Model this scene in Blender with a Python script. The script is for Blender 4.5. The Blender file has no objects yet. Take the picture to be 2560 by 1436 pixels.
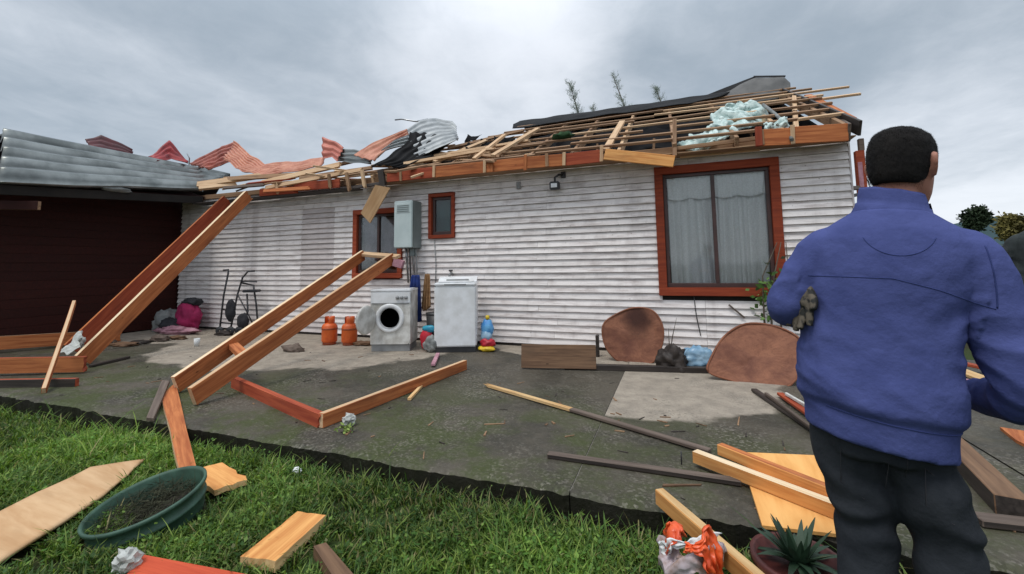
import bpy, bmesh, math, random
import numpy as np
from mathutils import Vector, Matrix, noise as mnoise, Euler
random.seed(7); RNG = np.random.default_rng(11)
S = bpy.context.scene
COL = S.collection
V = Vector
PI = math.pi

# ------------------------------------------------------------------ camera
cam_d = bpy.data.cameras.new('camera'); cam = bpy.data.objects.new('camera', cam_d); COL.objects.link(cam)
S.camera = cam
cam_d.sensor_width = 36.0; cam_d.lens = 36.0 * 1076.0 / 2560.0
cam_d.shift_y = -0.0564
cam_d.clip_start = 0.05; cam_d.clip_end = 3000
CAM = V((0.0, -6.056, 1.158)); YAW = 0.358; PITCH = 0.086; ROLL = 0.014
_f = V((-math.sin(YAW)*math.cos(PITCH), math.cos(YAW)*math.cos(PITCH), math.sin(PITCH)))
_r = V((math.cos(YAW), math.sin(YAW), 0)); _u = _r.cross(_f)
_r2 = _r*math.cos(ROLL) - _u*math.sin(ROLL); _u2 = _r*math.sin(ROLL) + _u*math.cos(ROLL)
cam.matrix_world = Matrix(((_r2.x, _u2.x, -_f.x, CAM.x), (_r2.y, _u2.y, -_f.y, CAM.y), (_r2.z, _u2.z, -_f.z, CAM.z), (0, 0, 0, 1)))

S.render.engine = 'CYCLES'
S.view_settings.view_transform = 'Standard'; S.view_settings.look = 'None'
S.view_settings.exposure = 0.08; S.view_settings.gamma = 1.0; S.view_settings.use_curve_mapping = False
S.cycles.max_bounces = 6; S.cycles.transparent_max_bounces = 12
try: S.cycles.use_denoising = True
except Exception: pass

# ------------------------------------------------------------------ node helper
class NT:
    def __init__(s, tree): s.t = tree
    def n(s, typ, **kw):
        nd = s.t.nodes.new(typ)
        for k, v in kw.items():
            if k.startswith('i_'):
                key = k[2:]
                key = int(key) if key.isdigit() else key.replace('_', ' ')
                sock = nd.inputs[key]
                if hasattr(v, 'is_output') or isinstance(v, bpy.types.NodeSocket): s.t.links.new(v, sock)
                else: sock.default_value = v
            else: setattr(nd, k, v)
        return nd
    def math(s, op, a, b=0.5, c=None, clamp=False):
        nd = s.n('ShaderNodeMath', operation=op, use_clamp=clamp)
        for i, v in enumerate([a, b] + ([c] if c is not None else [])):
            if isinstance(v, bpy.types.NodeSocket): s.t.links.new(v, nd.inputs[i])
            else: nd.inputs[i].default_value = v
        return nd.outputs[0]
    def vmath(s, op, a, b=(0, 0, 0)):
        nd = s.n('ShaderNodeVectorMath', operation=op)
        for i, v in enumerate([a, b]):
            if isinstance(v, bpy.types.NodeSocket): s.t.links.new(v, nd.inputs[i])
            else: nd.inputs[i].default_value = v
        return nd
    def mix(s, f, a, b, blend='MIX'):
        nd = s.n('ShaderNodeMix', data_type='RGBA', blend_type=blend)
        for sock, v in ((nd.inputs[0], f), (nd.inputs[6], a), (nd.inputs[7], b)):
            if isinstance(v, bpy.types.NodeSocket): s.t.links.new(v, sock)
            else: sock.default_value = v if not isinstance(v, (tuple, list)) else (tuple(v) + (1,))[:4]
        return nd.outputs[2]
    def ramp(s, f, a, b, x0=0.0, x1=1.0):   # smooth map range
        nd = s.n('ShaderNodeMapRange', interpolation_type='SMOOTHSTEP')
        s.t.links.new(f, nd.inputs[0]); nd.inputs[1].default_value = x0; nd.inputs[2].default_value = x1
        nd.inputs[3].default_value = a; nd.inputs[4].default_value = b
        return nd.outputs[0]
    def noise(s, vec, scale, detail=5, rough=0.55, dist=0.0):
        nd = s.n('ShaderNodeTexNoise'); s.t.links.new(vec, nd.inputs['Vector'])
        nd.inputs['Scale'].default_value = scale; nd.inputs['Detail'].default_value = detail
        nd.inputs['Roughness'].default_value = rough; nd.inputs['Distortion'].default_value = dist
        return nd.outputs['Fac']

# ------------------------------------------------------------------ world: broken overcast
W = bpy.data.worlds.new('World'); S.world = W; W.use_nodes = True
wt = W.node_tree; wt.nodes.clear(); w = NT(wt)
SUN_EL, SUN_AZ = math.radians(66), math.radians(205)     # sun behind thin cloud, over the photographer's shoulder
tc = w.n('ShaderNodeTexCoord').outputs['Generated']
sep = w.n('ShaderNodeSeparateXYZ'); wt.links.new(tc, sep.inputs[0])
zc = w.math('ADD', w.math('MAXIMUM', sep.outputs[2], 0.0), 0.16)
cmb = w.n('ShaderNodeCombineXYZ'); wt.links.new(w.math('DIVIDE', sep.outputs[0], zc), cmb.inputs[0]); wt.links.new(w.math('DIVIDE', sep.outputs[1], zc), cmb.inputs[1])
cuv = cmb.outputs[0]
mp = w.n('ShaderNodeMapping'); wt.links.new(cuv, mp.inputs[0]); mp.inputs['Rotation'].default_value = (0, 0, 0.75); mp.inputs['Scale'].default_value = (1.0, 0.62, 1); mp.inputs['Location'].default_value = (1.7, 0.4, 0)
n1 = w.noise(mp.outputs[0], 0.62, 4, 0.5, 0.4)
n2 = w.noise(mp.outputs[0], 2.4, 8, 0.6, 0.5)
n3 = w.noise(cuv, 5.5, 7, 0.62, 0.4)
cl = w.math('ADD', w.math('MULTIPLY', n1, 0.62), w.math('ADD', w.math('MULTIPLY', n2, 0.22), w.math('MULTIPLY', n3, 0.16)))
def lobe(direction, a0, a1, amt):
    d = V(direction).normalized()
    dp = w.vmath('DOT_PRODUCT', tc, tuple(d)).outputs['Value']
    return w.math('MULTIPLY', w.ramp(dp, 0, 1, math.cos(math.radians(a1)), math.cos(math.radians(a0))), amt)
BRIGHT1 = V((-37.309, 82.154, 55.502)) - CAM; BRIGHT2 = V((67.462, 124.411, 22.471)) - CAM; BRIGHT3 = V((-67.013, 73.124, 32.776)) - CAM
DARK1 = V((-127.347, 49.264, 46.628)) - CAM; DARK2 = V((20.815, 104.331, 50.946)) - CAM; DARK3 = V((65.531, 122.237, 38.249)) - CAM
for dr, a0, a1, am in ((BRIGHT1, 2, 17, 0.19), (BRIGHT2, 2, 14, 0.19), (BRIGHT3, 2, 18, 0.08), (DARK1, 6, 34, -0.10), (DARK2, 2, 17, -0.12), (DARK3, 1, 8, -0.06)):
    cl = w.math('ADD', cl, lobe(dr, a0, a1, am))
cf = w.ramp(cl, 0, 1, 0.30, 0.74)
ccol = w.mix(cf, (3.05, 3.62, 4.2), (7.3, 7.65, 8.2))
# overcast skies brighten evenly towards the zenith
zen = w.ramp(sep.outputs[2], 1.0, 2.3, 0.40, 1.0)
ccol = w.mix(1.0, ccol, zen, 'MULTIPLY')
skyt = w.n('ShaderNodeTexSky', sky_type='NISHITA'); skyt.sun_disc = False; skyt.sun_elevation = SUN_EL; skyt.sun_rotation = SUN_AZ
fin = w.mix(0.10, ccol, skyt.outputs[0])
bg = w.n('ShaderNodeBackground'); wt.links.new(fin, bg.inputs[0]); bg.inputs[1].default_value = 0.118
wo = w.n('ShaderNodeOutputWorld'); wt.links.new(bg.outputs[0], wo.inputs[0])
sd = bpy.data.lights.new('sun', 'SUN'); sd.energy = 1.5; sd.angle = math.radians(18); sd.color = (1.0, 0.95, 0.88)
sun = bpy.data.objects.new('sun', sd); COL.objects.link(sun)
_sd = V((math.sin(SUN_AZ)*math.cos(SUN_EL), math.cos(SUN_AZ)*math.cos(SUN_EL), math.sin(SUN_EL)))
sun.rotation_euler = (-_sd).to_track_quat('-Z', 'Y').to_euler(); sun.location = (0, -10, 20)

# ------------------------------------------------------------------ materials
def new_mat(name):
    m = bpy.data.materials.new(name); m.use_nodes = True
    m.node_tree.nodes.clear(); t = NT(m.node_tree)
    b = t.n('ShaderNodeBsdfPrincipled'); o = t.n('ShaderNodeOutputMaterial'); m.node_tree.links.new(b.outputs[0], o.inputs[0])
    return m, t, b
def lk(t, a, b): t.t.links.new(a, b)
def bump(t, b, h, strength=0.3, dist=0.01):
    nd = t.n('ShaderNodeBump'); nd.inputs['Strength'].default_value = strength; nd.inputs['Distance'].default_value = dist
    lk(t, h, nd.inputs['Height']); lk(t, nd.outputs[0], b.inputs['Normal'])
def plain(name, c1, c2=None, scale=6, rough=0.7, metal=0.0, bmp=0.0, detail=5, spec=0.5, rnd=0.0, lo=0.3, hi=0.7):
    m, t, b = new_mat(name)
    c2 = c2 or tuple(x*0.7 for x in c1)
    oc = t.n('ShaderNodeTexCoord').outputs['Object']
    nz = t.noise(oc, scale, detail)
    col = t.mix(t.ramp(nz, 0, 1, lo, hi), c1, c2)
    if rnd:
        r = t.n('ShaderNodeObjectInfo').outputs['Random']
        f = t.math('ADD', t.math('MULTIPLY', r, rnd), 1 - rnd/2)
        col = t.mix(1.0, col, f, 'MULTIPLY')
    lk(t, col, b.inputs['Base Color'])
    b.inputs['Roughness'].default_value = rough; b.inputs['Metallic'].default_value = metal
    b.inputs['Specular IOR Level'].default_value = spec
    if bmp: bump(t, b, t.noise(oc, scale*4, 6), bmp, 0.01)
    return m
def wood(name, c1, c2, rough=0.75, rnd=0.25, grain=22, dirt=0.25, dirtc=(0.05, 0.035, 0.025), bmp=0.25, knots=True):
    m, t, b = new_mat(name)
    oc = t.n('ShaderNodeTexCoord').outputs['Object']
    r = t.n('ShaderNodeObjectInfo').outputs['Random']
    off = t.n('ShaderNodeCombineXYZ')
    lk(t, t.math('MULTIPLY', r, 37.0), off.inputs[0]); lk(t, t.math('MULTIPLY', r, 91.0), off.inputs[1]); lk(t, t.math('MULTIPLY', r, 17.0), off.inputs[2])
    vec = t.vmath('ADD', oc, off.outputs[0]).outputs[0]
    mp = t.n('ShaderNodeMapping'); lk(t, vec, mp.inputs[0]); mp.inputs['Scale'].default_value = (1.3, grain, grain)
    g = t.noise(mp.outputs[0], 1.6, 7, 0.6, 0.35)
    col = t.mix(t.ramp(g, 0, 1, 0.28, 0.72), c1, c2)
    mp2 = t.n('ShaderNodeMapping'); lk(t, vec, mp2.inputs[0]); mp2.inputs['Scale'].default_value = (1, 2.6, 2.6)
    blot = t.noise(mp2.outputs[0], 2.2, 4, 0.55)
    col = t.mix(t.ramp(blot, 0, dirt, 0.5, 0.8), col, dirtc)
    if knots:
        vo = t.n('ShaderNodeTexVoronoi'); lk(t, mp2.outputs[0], vo.inputs['Vector']); vo.inputs['Scale'].default_value = 3.0
        col = t.mix(t.ramp(vo.outputs['Distance'], 0.75, 0.0, 0.03, 0.075), col, tuple(x*0.35 for x in c2))
    f = t.math('ADD', t.math('MULTIPLY', r, rnd), 1 - rnd/2)
    col = t.mix(1.0, col, f, 'MULTIPLY')
    lk(t, col, b.inputs['Base Color']); b.inputs['Roughness'].default_value = rough
    b.inputs['Specular IOR Level'].default_value = 0.3
    bump(t, b, g, bmp, 0.004)
    return m
MT = {}
MT['stain'] = wood('orange_stained_wood', (0.54, 0.19, 0.065), (0.30, 0.08, 0.025), dirt=0.55, dirtc=(0.10, 0.04, 0.02), bmp=0.4)
MT['stain_red'] = wood('red_stained_wood', (0.40, 0.085, 0.035), (0.25, 0.04, 0.018))
MT['trim'] = wood('window_trim_stain', (0.30, 0.055, 0.02), (0.19, 0.03, 0.012), knots=False, dirt=0.15)
MT['raw'] = wood('raw_pine', (0.70, 0.50, 0.31), (0.52, 0.32, 0.18))
MT['edgew'] = wood('sky_lit_sawn_edge', (0.84, 0.68, 0.47), (0.70, 0.50, 0.30), dirt=0.1, knots=False)  # bare edge, paled further to carry the sky light on top edges
MT['rawdark'] = wood('aged_pine', (0.38, 0.24, 0.14), (0.22, 0.12, 0.065), dirt=0.5)
MT['bright'] = wood('fresh_orange_pine', (0.76, 0.39, 0.13), (0.52, 0.20, 0.055), dirt=0.4, dirtc=(0.16, 0.07, 0.03), bmp=0.4)
MT['fresh'] = wood('fresh_cut_pine', (0.78, 0.55, 0.28), (0.56, 0.32, 0.13), dirt=0.35, dirtc=(0.2, 0.12, 0.06))
MT['ply'] = wood('plywood_face', (0.62, 0.41, 0.23), (0.47, 0.27, 0.13), grain=9, knots=False, dirt=0.35, dirtc=(0.24, 0.14, 0.07))
MT['greyw'] = wood('weathered_grey_wood', (0.17, 0.13, 0.105), (0.085, 0.062, 0.05))
MT['darkw'] = wood('wet_dark_wood', (0.06, 0.048, 0.042), (0.025, 0.02, 0.018), rough=0.55)
MT['brownw'] = wood('wet_brown_plank', (0.20, 0.115, 0.065), (0.10, 0.055, 0.032), dirt=0.5)
MT['shed'] = wood('shaded_red_shed_board', (0.042, 0.0065, 0.004), (0.022, 0.0035, 0.002), dirt=0.3, dirtc=(0.012, 0.004, 0.003), knots=False)  # board red taken near black; the deep eave shade is in the colour
MT['rustp'] = wood('reddish_worn_panel', (0.25, 0.10, 0.055), (0.15, 0.055, 0.03), grain=5, dirt=0.6, dirtc=(0.05, 0.018, 0.012), knots=False)

def siding_mat(name, base, dirt, amt):
    m, t, b = new_mat(name)
    oc = t.n('ShaderNodeTexCoord').outputs['Object']; r = t.n('ShaderNodeObjectInfo').outputs['Random']
    off = t.n('ShaderNodeCombineXYZ'); lk(t, t.math('MULTIPLY', r, 53.0), off.inputs[0])
    vec = t.vmath('ADD', oc, off.outputs[0]).outputs[0]
    mp = t.n('ShaderNodeMapping'); lk(t, vec, mp.inputs[0]); mp.inputs['Scale'].default_value = (1.6, 12, 12)
    g = t.noise(mp.outputs[0], 1.8, 7, 0.65, 0.2)
    col = t.mix(t.ramp(g, 0, amt, 0.42, 0.78), base, dirt)
    mp2 = t.n('ShaderNodeMapping'); lk(t, oc, mp2.inputs[0]); mp2.inputs['Scale'].default_value = (2.2, 2.2, 0.35)
    streak = t.noise(mp2.outputs[0], 1.5, 6, 0.6)
    col = t.mix(t.ramp(streak, 0, 0.55*amt, 0.48, 0.75), col, tuple(x*0.75 for x in dirt))
    vo = t.n('ShaderNodeTexVoronoi'); lk(t, vec, vo.inputs['Vector']); vo.inputs['Scale'].default_value = 7.0
    col = t.mix(t.ramp(vo.outputs['Distance'], 0.6, 0.0, 0.03, 0.09), col, (0.22, 0.19, 0.18))
    sp = t.noise(vec, 55, 3, 0.6); col = t.mix(t.ramp(sp, 0, 0.5, 0.62, 0.75), col, (0.3, 0.26, 0.24))
    f = t.math('ADD', t.math('MULTIPLY', r, 0.16), 0.91)
    col = t.mix(1.0, col, f, 'MULTIPLY')
    lk(t, col, b.inputs['Base Color']); b.inputs['Roughness'].default_value = 0.62; b.inputs['Specular IOR Level'].default_value = 0.3
    bump(t, b, g, 0.2, 0.004)
    return m
MT['siding'] = siding_mat('white_painted_siding', (0.83, 0.785, 0.765), (0.45, 0.385, 0.365), 0.9)
MT['siding2'] = siding_mat('worn_bare_siding', (0.62, 0.565, 0.55), (0.40, 0.34, 0.32), 0.9)
MT['black'] = plain('black_felt', (0.006, 0.006, 0.007), (0.012, 0.012, 0.013), 4, 0.9, spec=0.1)
MT['attic'] = plain('attic_shade_lining', (0.02, 0.016, 0.013), (0.011, 0.009, 0.008), 3, 0.95)  # near black so the opened attic stays dark; shade put into the colour
MT['ridge'] = plain('dark_roof_felt', (0.010, 0.010, 0.011), (0.02, 0.02, 0.021), 3, 0.8, spec=0.15)
MT['zinc'] = plain('galvanised_sheet', (0.40, 0.42, 0.43), (0.26, 0.28, 0.29), 6.0, 0.55, 0.35, 0.1)
MT['zincold'] = plain('weathered_zinc', (0.27, 0.285, 0.275), (0.12, 0.13, 0.125), 2.2, 0.36, 0.85, 0.05)
MT['greysheet'] = plain('grey_fibre_sheet', (0.125, 0.122, 0.118), (0.07, 0.07, 0.068), 4, 0.75, 0, 0.1)
MT['redsheet'] = plain('faded_red_sheet', (0.52, 0.17, 0.12), (0.35, 0.09, 0.065), 5, 0.5, 0.1, 0.05)
MT['redsheet2'] = plain('crimson_sheet', (0.36, 0.035, 0.035), (0.16, 0.014, 0.018), 5, 0.5, 0.1, 0.05)
MT['peach'] = plain('peach_sheet', (0.62, 0.30, 0.20), (0.45, 0.17, 0.11), 6, 0.55, 0.1, 0.05)
MT['insul'] = plain('pale_insulation', (0.66, 0.76, 0.73), (0.36, 0.48, 0.46), 14, 0.95, 0, 0.6, spec=0.1)
MT['enamel'] = plain('white_enamel', (0.82, 0.84, 0.86), (0.68, 0.69, 0.69), 7, 0.35)
MT['enamel2'] = plain('dirty_enamel', (0.70, 0.70, 0.67), (0.40, 0.385, 0.35), 7, 0.45)
MT['pgrey'] = plain('grey_plastic', (0.30, 0.31, 0.31), (0.22, 0.22, 0.22), 5, 0.5)
MT['pdark'] = plain('dark_plastic', (0.025, 0.025, 0.028), (0.04, 0.04, 0.042), 6, 0.5)
MT['steel'] = plain('steel', (0.42, 0.43, 0.44), (0.30, 0.31, 0.32), 8, 0.35, 0.9)
MT['gas'] = plain('gas_orange', (0.72, 0.14, 0.025), (0.55, 0.085, 0.015), 7, 0.45)
MT['gasd'] = plain('gas_dark_band', (0.25, 0.05, 0.015), (0.35, 0.07, 0.02), 14, 0.5)
MT['box'] = plain('pale_metal_box', (0.52, 0.60, 0.60), (0.44, 0.52, 0.52), 4, 0.45)
MT['boxside'] = plain('box_shaded_side', (0.20, 0.235, 0.23), (0.15, 0.18, 0.18), 4, 0.5)  # darker copy of the box colour, with the side's shade painted in
MT['tube'] = plain('black_tube', (0.02, 0.02, 0.024), (0.035, 0.035, 0.04), 9, 0.4)
MT['pink'] = plain('pink_fabric', (0.45, 0.025, 0.12), (0.26, 0.012, 0.07), 8, 0.85)
MT['palepink'] = plain('pale_pink_fabric', (0.52, 0.28, 0.33), (0.34, 0.16, 0.20), 10, 0.85)
MT['greyfab'] = plain('grey_fabric', (0.26, 0.27, 0.26), (0.14, 0.15, 0.15), 9, 0.9)
MT['blackfab'] = plain('black_fabric', (0.014, 0.014, 0.018), (0.03, 0.03, 0.035), 9, 0.85)
MT['bluefab'] = plain('blue_cloth', (0.014, 0.04, 0.20), (0.008, 0.02, 0.10), 9, 0.85)
MT['tanfab'] = plain('tan_cloth', (0.38, 0.22, 0.10), (0.24, 0.13, 0.06), 9, 0.9)
MT['whitep'] = plain('white_scrap', (0.78, 0.79, 0.78), (0.58, 0.60, 0.60), 14, 0.7)
MT['ragw'] = plain('grimy_white_rag', (0.52, 0.53, 0.50), (0.30, 0.31, 0.29), 18, 0.85)
MT['bluebag'] = plain('blue_plastic', (0.16, 0.30, 0.44), (0.30, 0.44, 0.55), 9, 0.35)
MT['redp'] = plain('red_plastic', (0.55, 0.02, 0.04), (0.38, 0.015, 0.03), 9, 0.5)
MT['yellowp'] = plain('yellow_plastic', (0.75, 0.55, 0.03), (0.60, 0.40, 0.02), 9, 0.5)
MT['bluep'] = plain('bright_blue_plastic', (0.03, 0.20, 0.55), (0.15, 0.42, 0.70), 9, 0.4)
MT['teal'] = plain('cyan_packet', (0.03, 0.35, 0.48), (0.02, 0.22, 0.36), 9, 0.4)
MT['greenp'] = plain('green_plastic_tub', (0.05, 0.115, 0.078), (0.025, 0.06, 0.04), 7, 0.6, bmp=0.2)
MT['sackor'] = plain('orange_plastic_bag', (0.85, 0.13, 0.03), (0.62, 0.07, 0.02), 12, 0.35)
MT['sackpu'] = plain('faded_sack_print', (0.55, 0.47, 0.50), (0.24, 0.15, 0.11), 18, 0.6)
MT['terra'] = plain('dark_red_pot', (0.09, 0.016, 0.012), (0.05, 0.01, 0.008), 6, 0.6)
MT['soil'] = plain('dark_soil', (0.02, 0.016, 0.011), (0.04, 0.03, 0.02), 18, 0.95, 0, 0.8)
MT['cutgrass'] = plain('cut_grass', (0.022, 0.026, 0.013), (0.055, 0.055, 0.025), 30, 0.9, 0, 0.5)
MT['leafd'] = plain('succulent_leaf', (0.026, 0.062, 0.03), (0.012, 0.03, 0.016), 8, 0.55)
MT['leafg'] = plain('green_leaf', (0.10, 0.20, 0.035), (0.04, 0.095, 0.02), 3, 0.55, lo=0.4, hi=0.6)
MT['twig'] = plain('twig', (0.12, 0.10, 0.075), (0.07, 0.055, 0.04), 9, 0.9)
MT['curtain'] = plain('lace_curtain', (0.86, 0.87, 0.87), (0.74, 0.74, 0.73), 60, 0.9)
MT['curtain2'] = plain('mauve_curtain', (0.30, 0.27, 0.31), (0.20, 0.17, 0.20), 5, 0.9)
MT['sash'] = plain('dark_sash', (0.07, 0.032, 0.028), (0.045, 0.022, 0.02), 6, 0.45)
MT['inside'] = plain('dim_room_plaster', (0.25, 0.23, 0.21), (0.2, 0.18, 0.17), 2, 0.95)
MT['tealroom'] = plain('teal_blind', (0.02, 0.09, 0.085), (0.015, 0.05, 0.05), 3, 0.8)
def glass_mat():
    m = bpy.data.materials.new('window_glass'); m.use_nodes = True; m.node_tree.nodes.clear(); t = NT(m.node_tree)
    fr = t.n('ShaderNodeFresnel'); fr.inputs[0].default_value = 1.5
    tr = t.n('ShaderNodeBsdfTransparent'); tr.inputs[0].default_value = (0.975, 0.985, 0.985, 1)
    gl = t.n('ShaderNodeBsdfGlossy'); gl.inputs['Roughness'].default_value = 0.04
    mx = t.n('ShaderNodeMixShader'); lk(t, fr.outputs[0], mx.inputs[0]); lk(t, tr.outputs[0], mx.inputs[1]); lk(t, gl.outputs[0], mx.inputs[2])
    o = t.n('ShaderNodeOutputMaterial'); lk(t, mx.outputs[0], o.inputs[0]); return m
MT['glass'] = glass_mat()

# ------------------------------------------------------------------ object helpers
WM = {}
XF = [Matrix.Identity(4)]          # local frame of the thing being built
def put(o, parent, world=None):
    world = XF[0] @ (world or Matrix.Identity(4))
    COL.objects.link(o)
    if parent is not None:
        o.parent = parent; o.matrix_parent_inverse = Matrix.Identity(4)
        o.matrix_basis = WM[parent.name].inverted() @ world
    else: o.matrix_basis = world
    WM[o.name] = world
    return o
def tag(o, label=None, cat=None, group=None, kind=None):
    if label: o['label'] = label
    if cat: o['category'] = cat
    if group: o['group'] = group
    if kind: o['kind'] = kind
    return o
def thing(name, loc, label=None, cat=None, group=None, kind=None, parent=None):
    o = bpy.data.objects.new(name, None); o.empty_display_size = 0.1
    put(o, parent, Matrix.Translation(V(loc)))
    return tag(o, label, cat, group, kind)
class at:
    def __init__(s, loc, rz=0.0, rot=None, sc=1.0): s.m = Matrix.Translation(V(loc)) @ (rot or Matrix.Rotation(rz, 4, 'Z')) @ Matrix.Scale(sc, 4)
    def __enter__(s): s.o = XF[0]; XF[0] = s.m
    def __exit__(s, *a): XF[0] = s.o
def from_bm(name, bm, mat, parent=None, world=None, smooth=False, local=None):
    me = bpy.data.meshes.new(name); bm.to_mesh(me); bm.free()
    return from_mesh(name, me, mat, parent, world, smooth)
def from_mesh(name, me, mat, parent=None, world=None, smooth=False):
    for m in (mat if isinstance(mat, (list, tuple)) else [mat]): me.materials.append(MT[m] if isinstance(m, str) else m)
    if smooth: me.polygons.foreach_set('use_smooth', [True]*len(me.polygons))
    return put(bpy.data.objects.new(name, me), parent, world)
def pyd(name, vs, fs, mat, parent=None, world=None, smooth=False):
    me = bpy.data.meshes.new(name); me.from_pydata([tuple(v) for v in vs], [], fs); me.update()
    bm = bmesh.new(); bm.from_mesh(me); bmesh.ops.recalc_face_normals(bm, faces=bm.faces); bm.to_mesh(me); bm.free()
    return from_mesh(name, me, mat, parent, world, smooth)
def frame(A, B, n):
    A, B = V(A), V(B); x = (B - A).normalized(); n = V(n); z = n - x*n.dot(x)
    if z.length < 1e-5: z = x.orthogonal()
    z.normalize(); y = z.cross(x); c = (A + B)/2
    return Matrix(((x.x, y.x, z.x, c.x), (x.y, y.y, z.y, c.y), (x.z, y.z, z.z, c.z), (0, 0, 0, 1)))
def bm_box(bm, sx, sy, sz, c=(0, 0, 0), bev=0.0, seg=1, mi=0):
    r = bmesh.ops.create_cube(bm, size=1.0, matrix=Matrix.Translation(V(c)) @ Matrix.Diagonal((sx, sy, sz, 1)))
    fs = list({f for v in r['verts'] for f in v.link_faces})
    for f in fs: f.material_index = mi
    if bev: bmesh.ops.bevel(bm, geom=list({e for f in fs for e in f.edges}), offset=bev, segments=seg, affect='EDGES', clamp_overlap=True)
def board(name, A, B, w_, t_, mat, n=(0, -1, 0), parent=None, edge=None, ragged=0.0, bev=0.004, warp=0.0, **tg):
    """a plank whose axis runs A to B; width across, thickness along n; edge = material of its narrow faces"""
    M4 = frame(A, B, n); L = (V(B) - V(A)).length
    bm = bmesh.new(); nseg = 1 if not (ragged or warp) else 6
    bmesh.ops.create_cube(bm, size=1.0, matrix=Matrix.Diagonal((L, w_, t_, 1)))
    if nseg > 1:
        bmesh.ops.subdivide_edges(bm, edges=[e for e in bm.edges if abs((e.verts[0].co - e.verts[1].co).x) > L*0.5], cuts=nseg - 1)
        if ragged:
            bmesh.ops.subdivide_edges(bm, edges=[e for e in bm.edges if abs((e.verts[0].co - e.verts[1].co).y) > w_*0.5], cuts=4)
        for v in bm.verts:
            if warp: v.co.z += warp*math.sin(v.co.x/L*PI + 0.4)*L*0.1
            if ragged and v.co.x > L*0.499: v.co.x += random.uniform(-ragged, ragged)
    bmesh.ops.recalc_face_normals(bm, faces=bm.faces)
    for f in bm.faces:
        if edge and abs(f.normal.z) < 0.7: f.material_index = 1
    if bev and not ragged: bmesh.ops.bevel(bm, geom=list(bm.edges) if nseg == 1 else [e for e in bm.edges if e.calc_face_angle(0) > 0.6], offset=min(bev, t_*0.3), segments=1, affect='EDGES')
    o = from_bm(name, bm, [mat, edge] if edge else mat, parent, M4)
    return tag(o, **tg) if tg else o
def quad(name, c4, t_, mat, parent=None, edge=None, bev=0.003, ragged=0.0, bow=0.0, **tg):
    """a flat piece given by the four corners of its upper face, with real thickness below it"""
    c4 = [V(c) for c in c4]
    a = (c4[1] - c4[0]).length; b = (c4[2] - c4[1]).length
    n = (c4[2] - c4[0]).cross(c4[3] - c4[1]).normalized()
    if n.z < 0: n = -n
    A, B = (((c4[0] + c4[3])/2, (c4[1] + c4[2])/2) if a >= b else ((c4[0] + c4[1])/2, (c4[3] + c4[2])/2))
    M4 = frame(A, B, n); Mi = M4.inverted()
    N1 = 6; bm = bmesh.new(); top = []; bot = []
    for i in range(N1 + 1):
        for j in range(N1 + 1):
            u, v = i/N1, j/N1
            p = (c4[0]*(1 - u) + c4[1]*u)*(1 - v) + (c4[3]*(1 - u) + c4[2]*u)*v
            if ragged and (i in (0, N1) or j in (0, N1)): p = p + V((random.uniform(-1, 1), random.uniform(-1, 1), 0))*ragged
            p = p + n*bow*math.sin(u*PI)*math.sin(v*PI)
            top.append(bm.verts.new(Mi @ p)); bot.append(bm.verts.new(Mi @ (p - n*t_)))
    I = lambda i, j: i*(N1 + 1) + j
    for i in range(N1):
        for j in range(N1):
            q4 = [I(i, j), I(i + 1, j), I(i + 1, j + 1), I(i, j + 1)]
            bm.faces.new([top[k] for k in q4]); bm.faces.new([bot[k] for k in reversed(q4)])
    loop = [I(i, 0) for i in range(N1)] + [I(N1, j) for j in range(N1)] + [I(i, N1) for i in range(N1, 0, -1)] + [I(0, j) for j in range(N1, 0, -1)]
    for k in range(len(loop)):
        f = bm.faces.new([top[loop[k]], bot[loop[k]], bot[loop[(k + 1) % len(loop)]], top[loop[(k + 1) % len(loop)]]])
        f.material_index = 1 if edge else 0
    bmesh.ops.recalc_face_normals(bm, faces=bm.faces)
    o = from_bm(name, bm, [mat, edge] if edge else mat, parent, M4)
    return tag(o, **tg) if tg else o
def sheet(name, st, mat, parent=None, nu=10, nv=None, waves=8, amp=0.012, crumple=0.0, thick=0.002, seed=0, smooth=True, cs=3.0, square=False, rough2=0.0, **tg):
    """bent sheet: st is a list of (left, right) stations; corrugations repeat from left to right"""
    nv = nv or max(8, waves*6); st = [(V(a), V(b)) for a, b in st]; K = len(st) - 1
    vs = []; fs = []
    for i in range(K*nu + 1):
        k = min(i//nu, K - 1); u = i/nu - k
        L = st[k][0].lerp(st[k + 1][0], u); R = st[k][1].lerp(st[k + 1][1], u)
        d = (st[k + 1][0] - st[k][0] + st[k + 1][1] - st[k][1]); n = (R - L).cross(d).normalized()
        for j in range(nv + 1):
            v = j/nv; p = L.lerp(R, v)
            s = math.sin(2*PI*waves*v)
            if square: s = max(-1, min(1, s*2.5))
            p = p + n*amp*s
            if crumple:
                q = p*cs + V((seed*7.3, seed*3.1, 0)); p = p + V((mnoise.noise(q), mnoise.noise(q + V((9, 0, 0))), mnoise.noise(q + V((0, 9, 0)))))*crumple
                if rough2: q = q*5.3; p = p + V((mnoise.noise(q), mnoise.noise(q + V((9, 0, 0))), mnoise.noise(q + V((0, 9, 0)))))*rough2
            vs.append(p)
    for i in range(K*nu):
        for j in range(nv):
            a = i*(nv + 1) + j; fs.append((a, a + 1, a + nv + 2, a + nv + 1))
    c = sum((s[0] + s[1] for s in st), V())/(2*len(st)); Mw = Matrix.Translation(c)
    me = bpy.data.meshes.new(name); me.from_pydata([tuple(v - c) for v in vs], [], fs); me.update()
    o = from_mesh(name, me, mat, parent, Mw, smooth)
    so = o.modifiers.new('thickness', 'SOLIDIFY'); so.thickness = thick; so.offset = 0
    return tag(o, **tg) if tg else o
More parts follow.
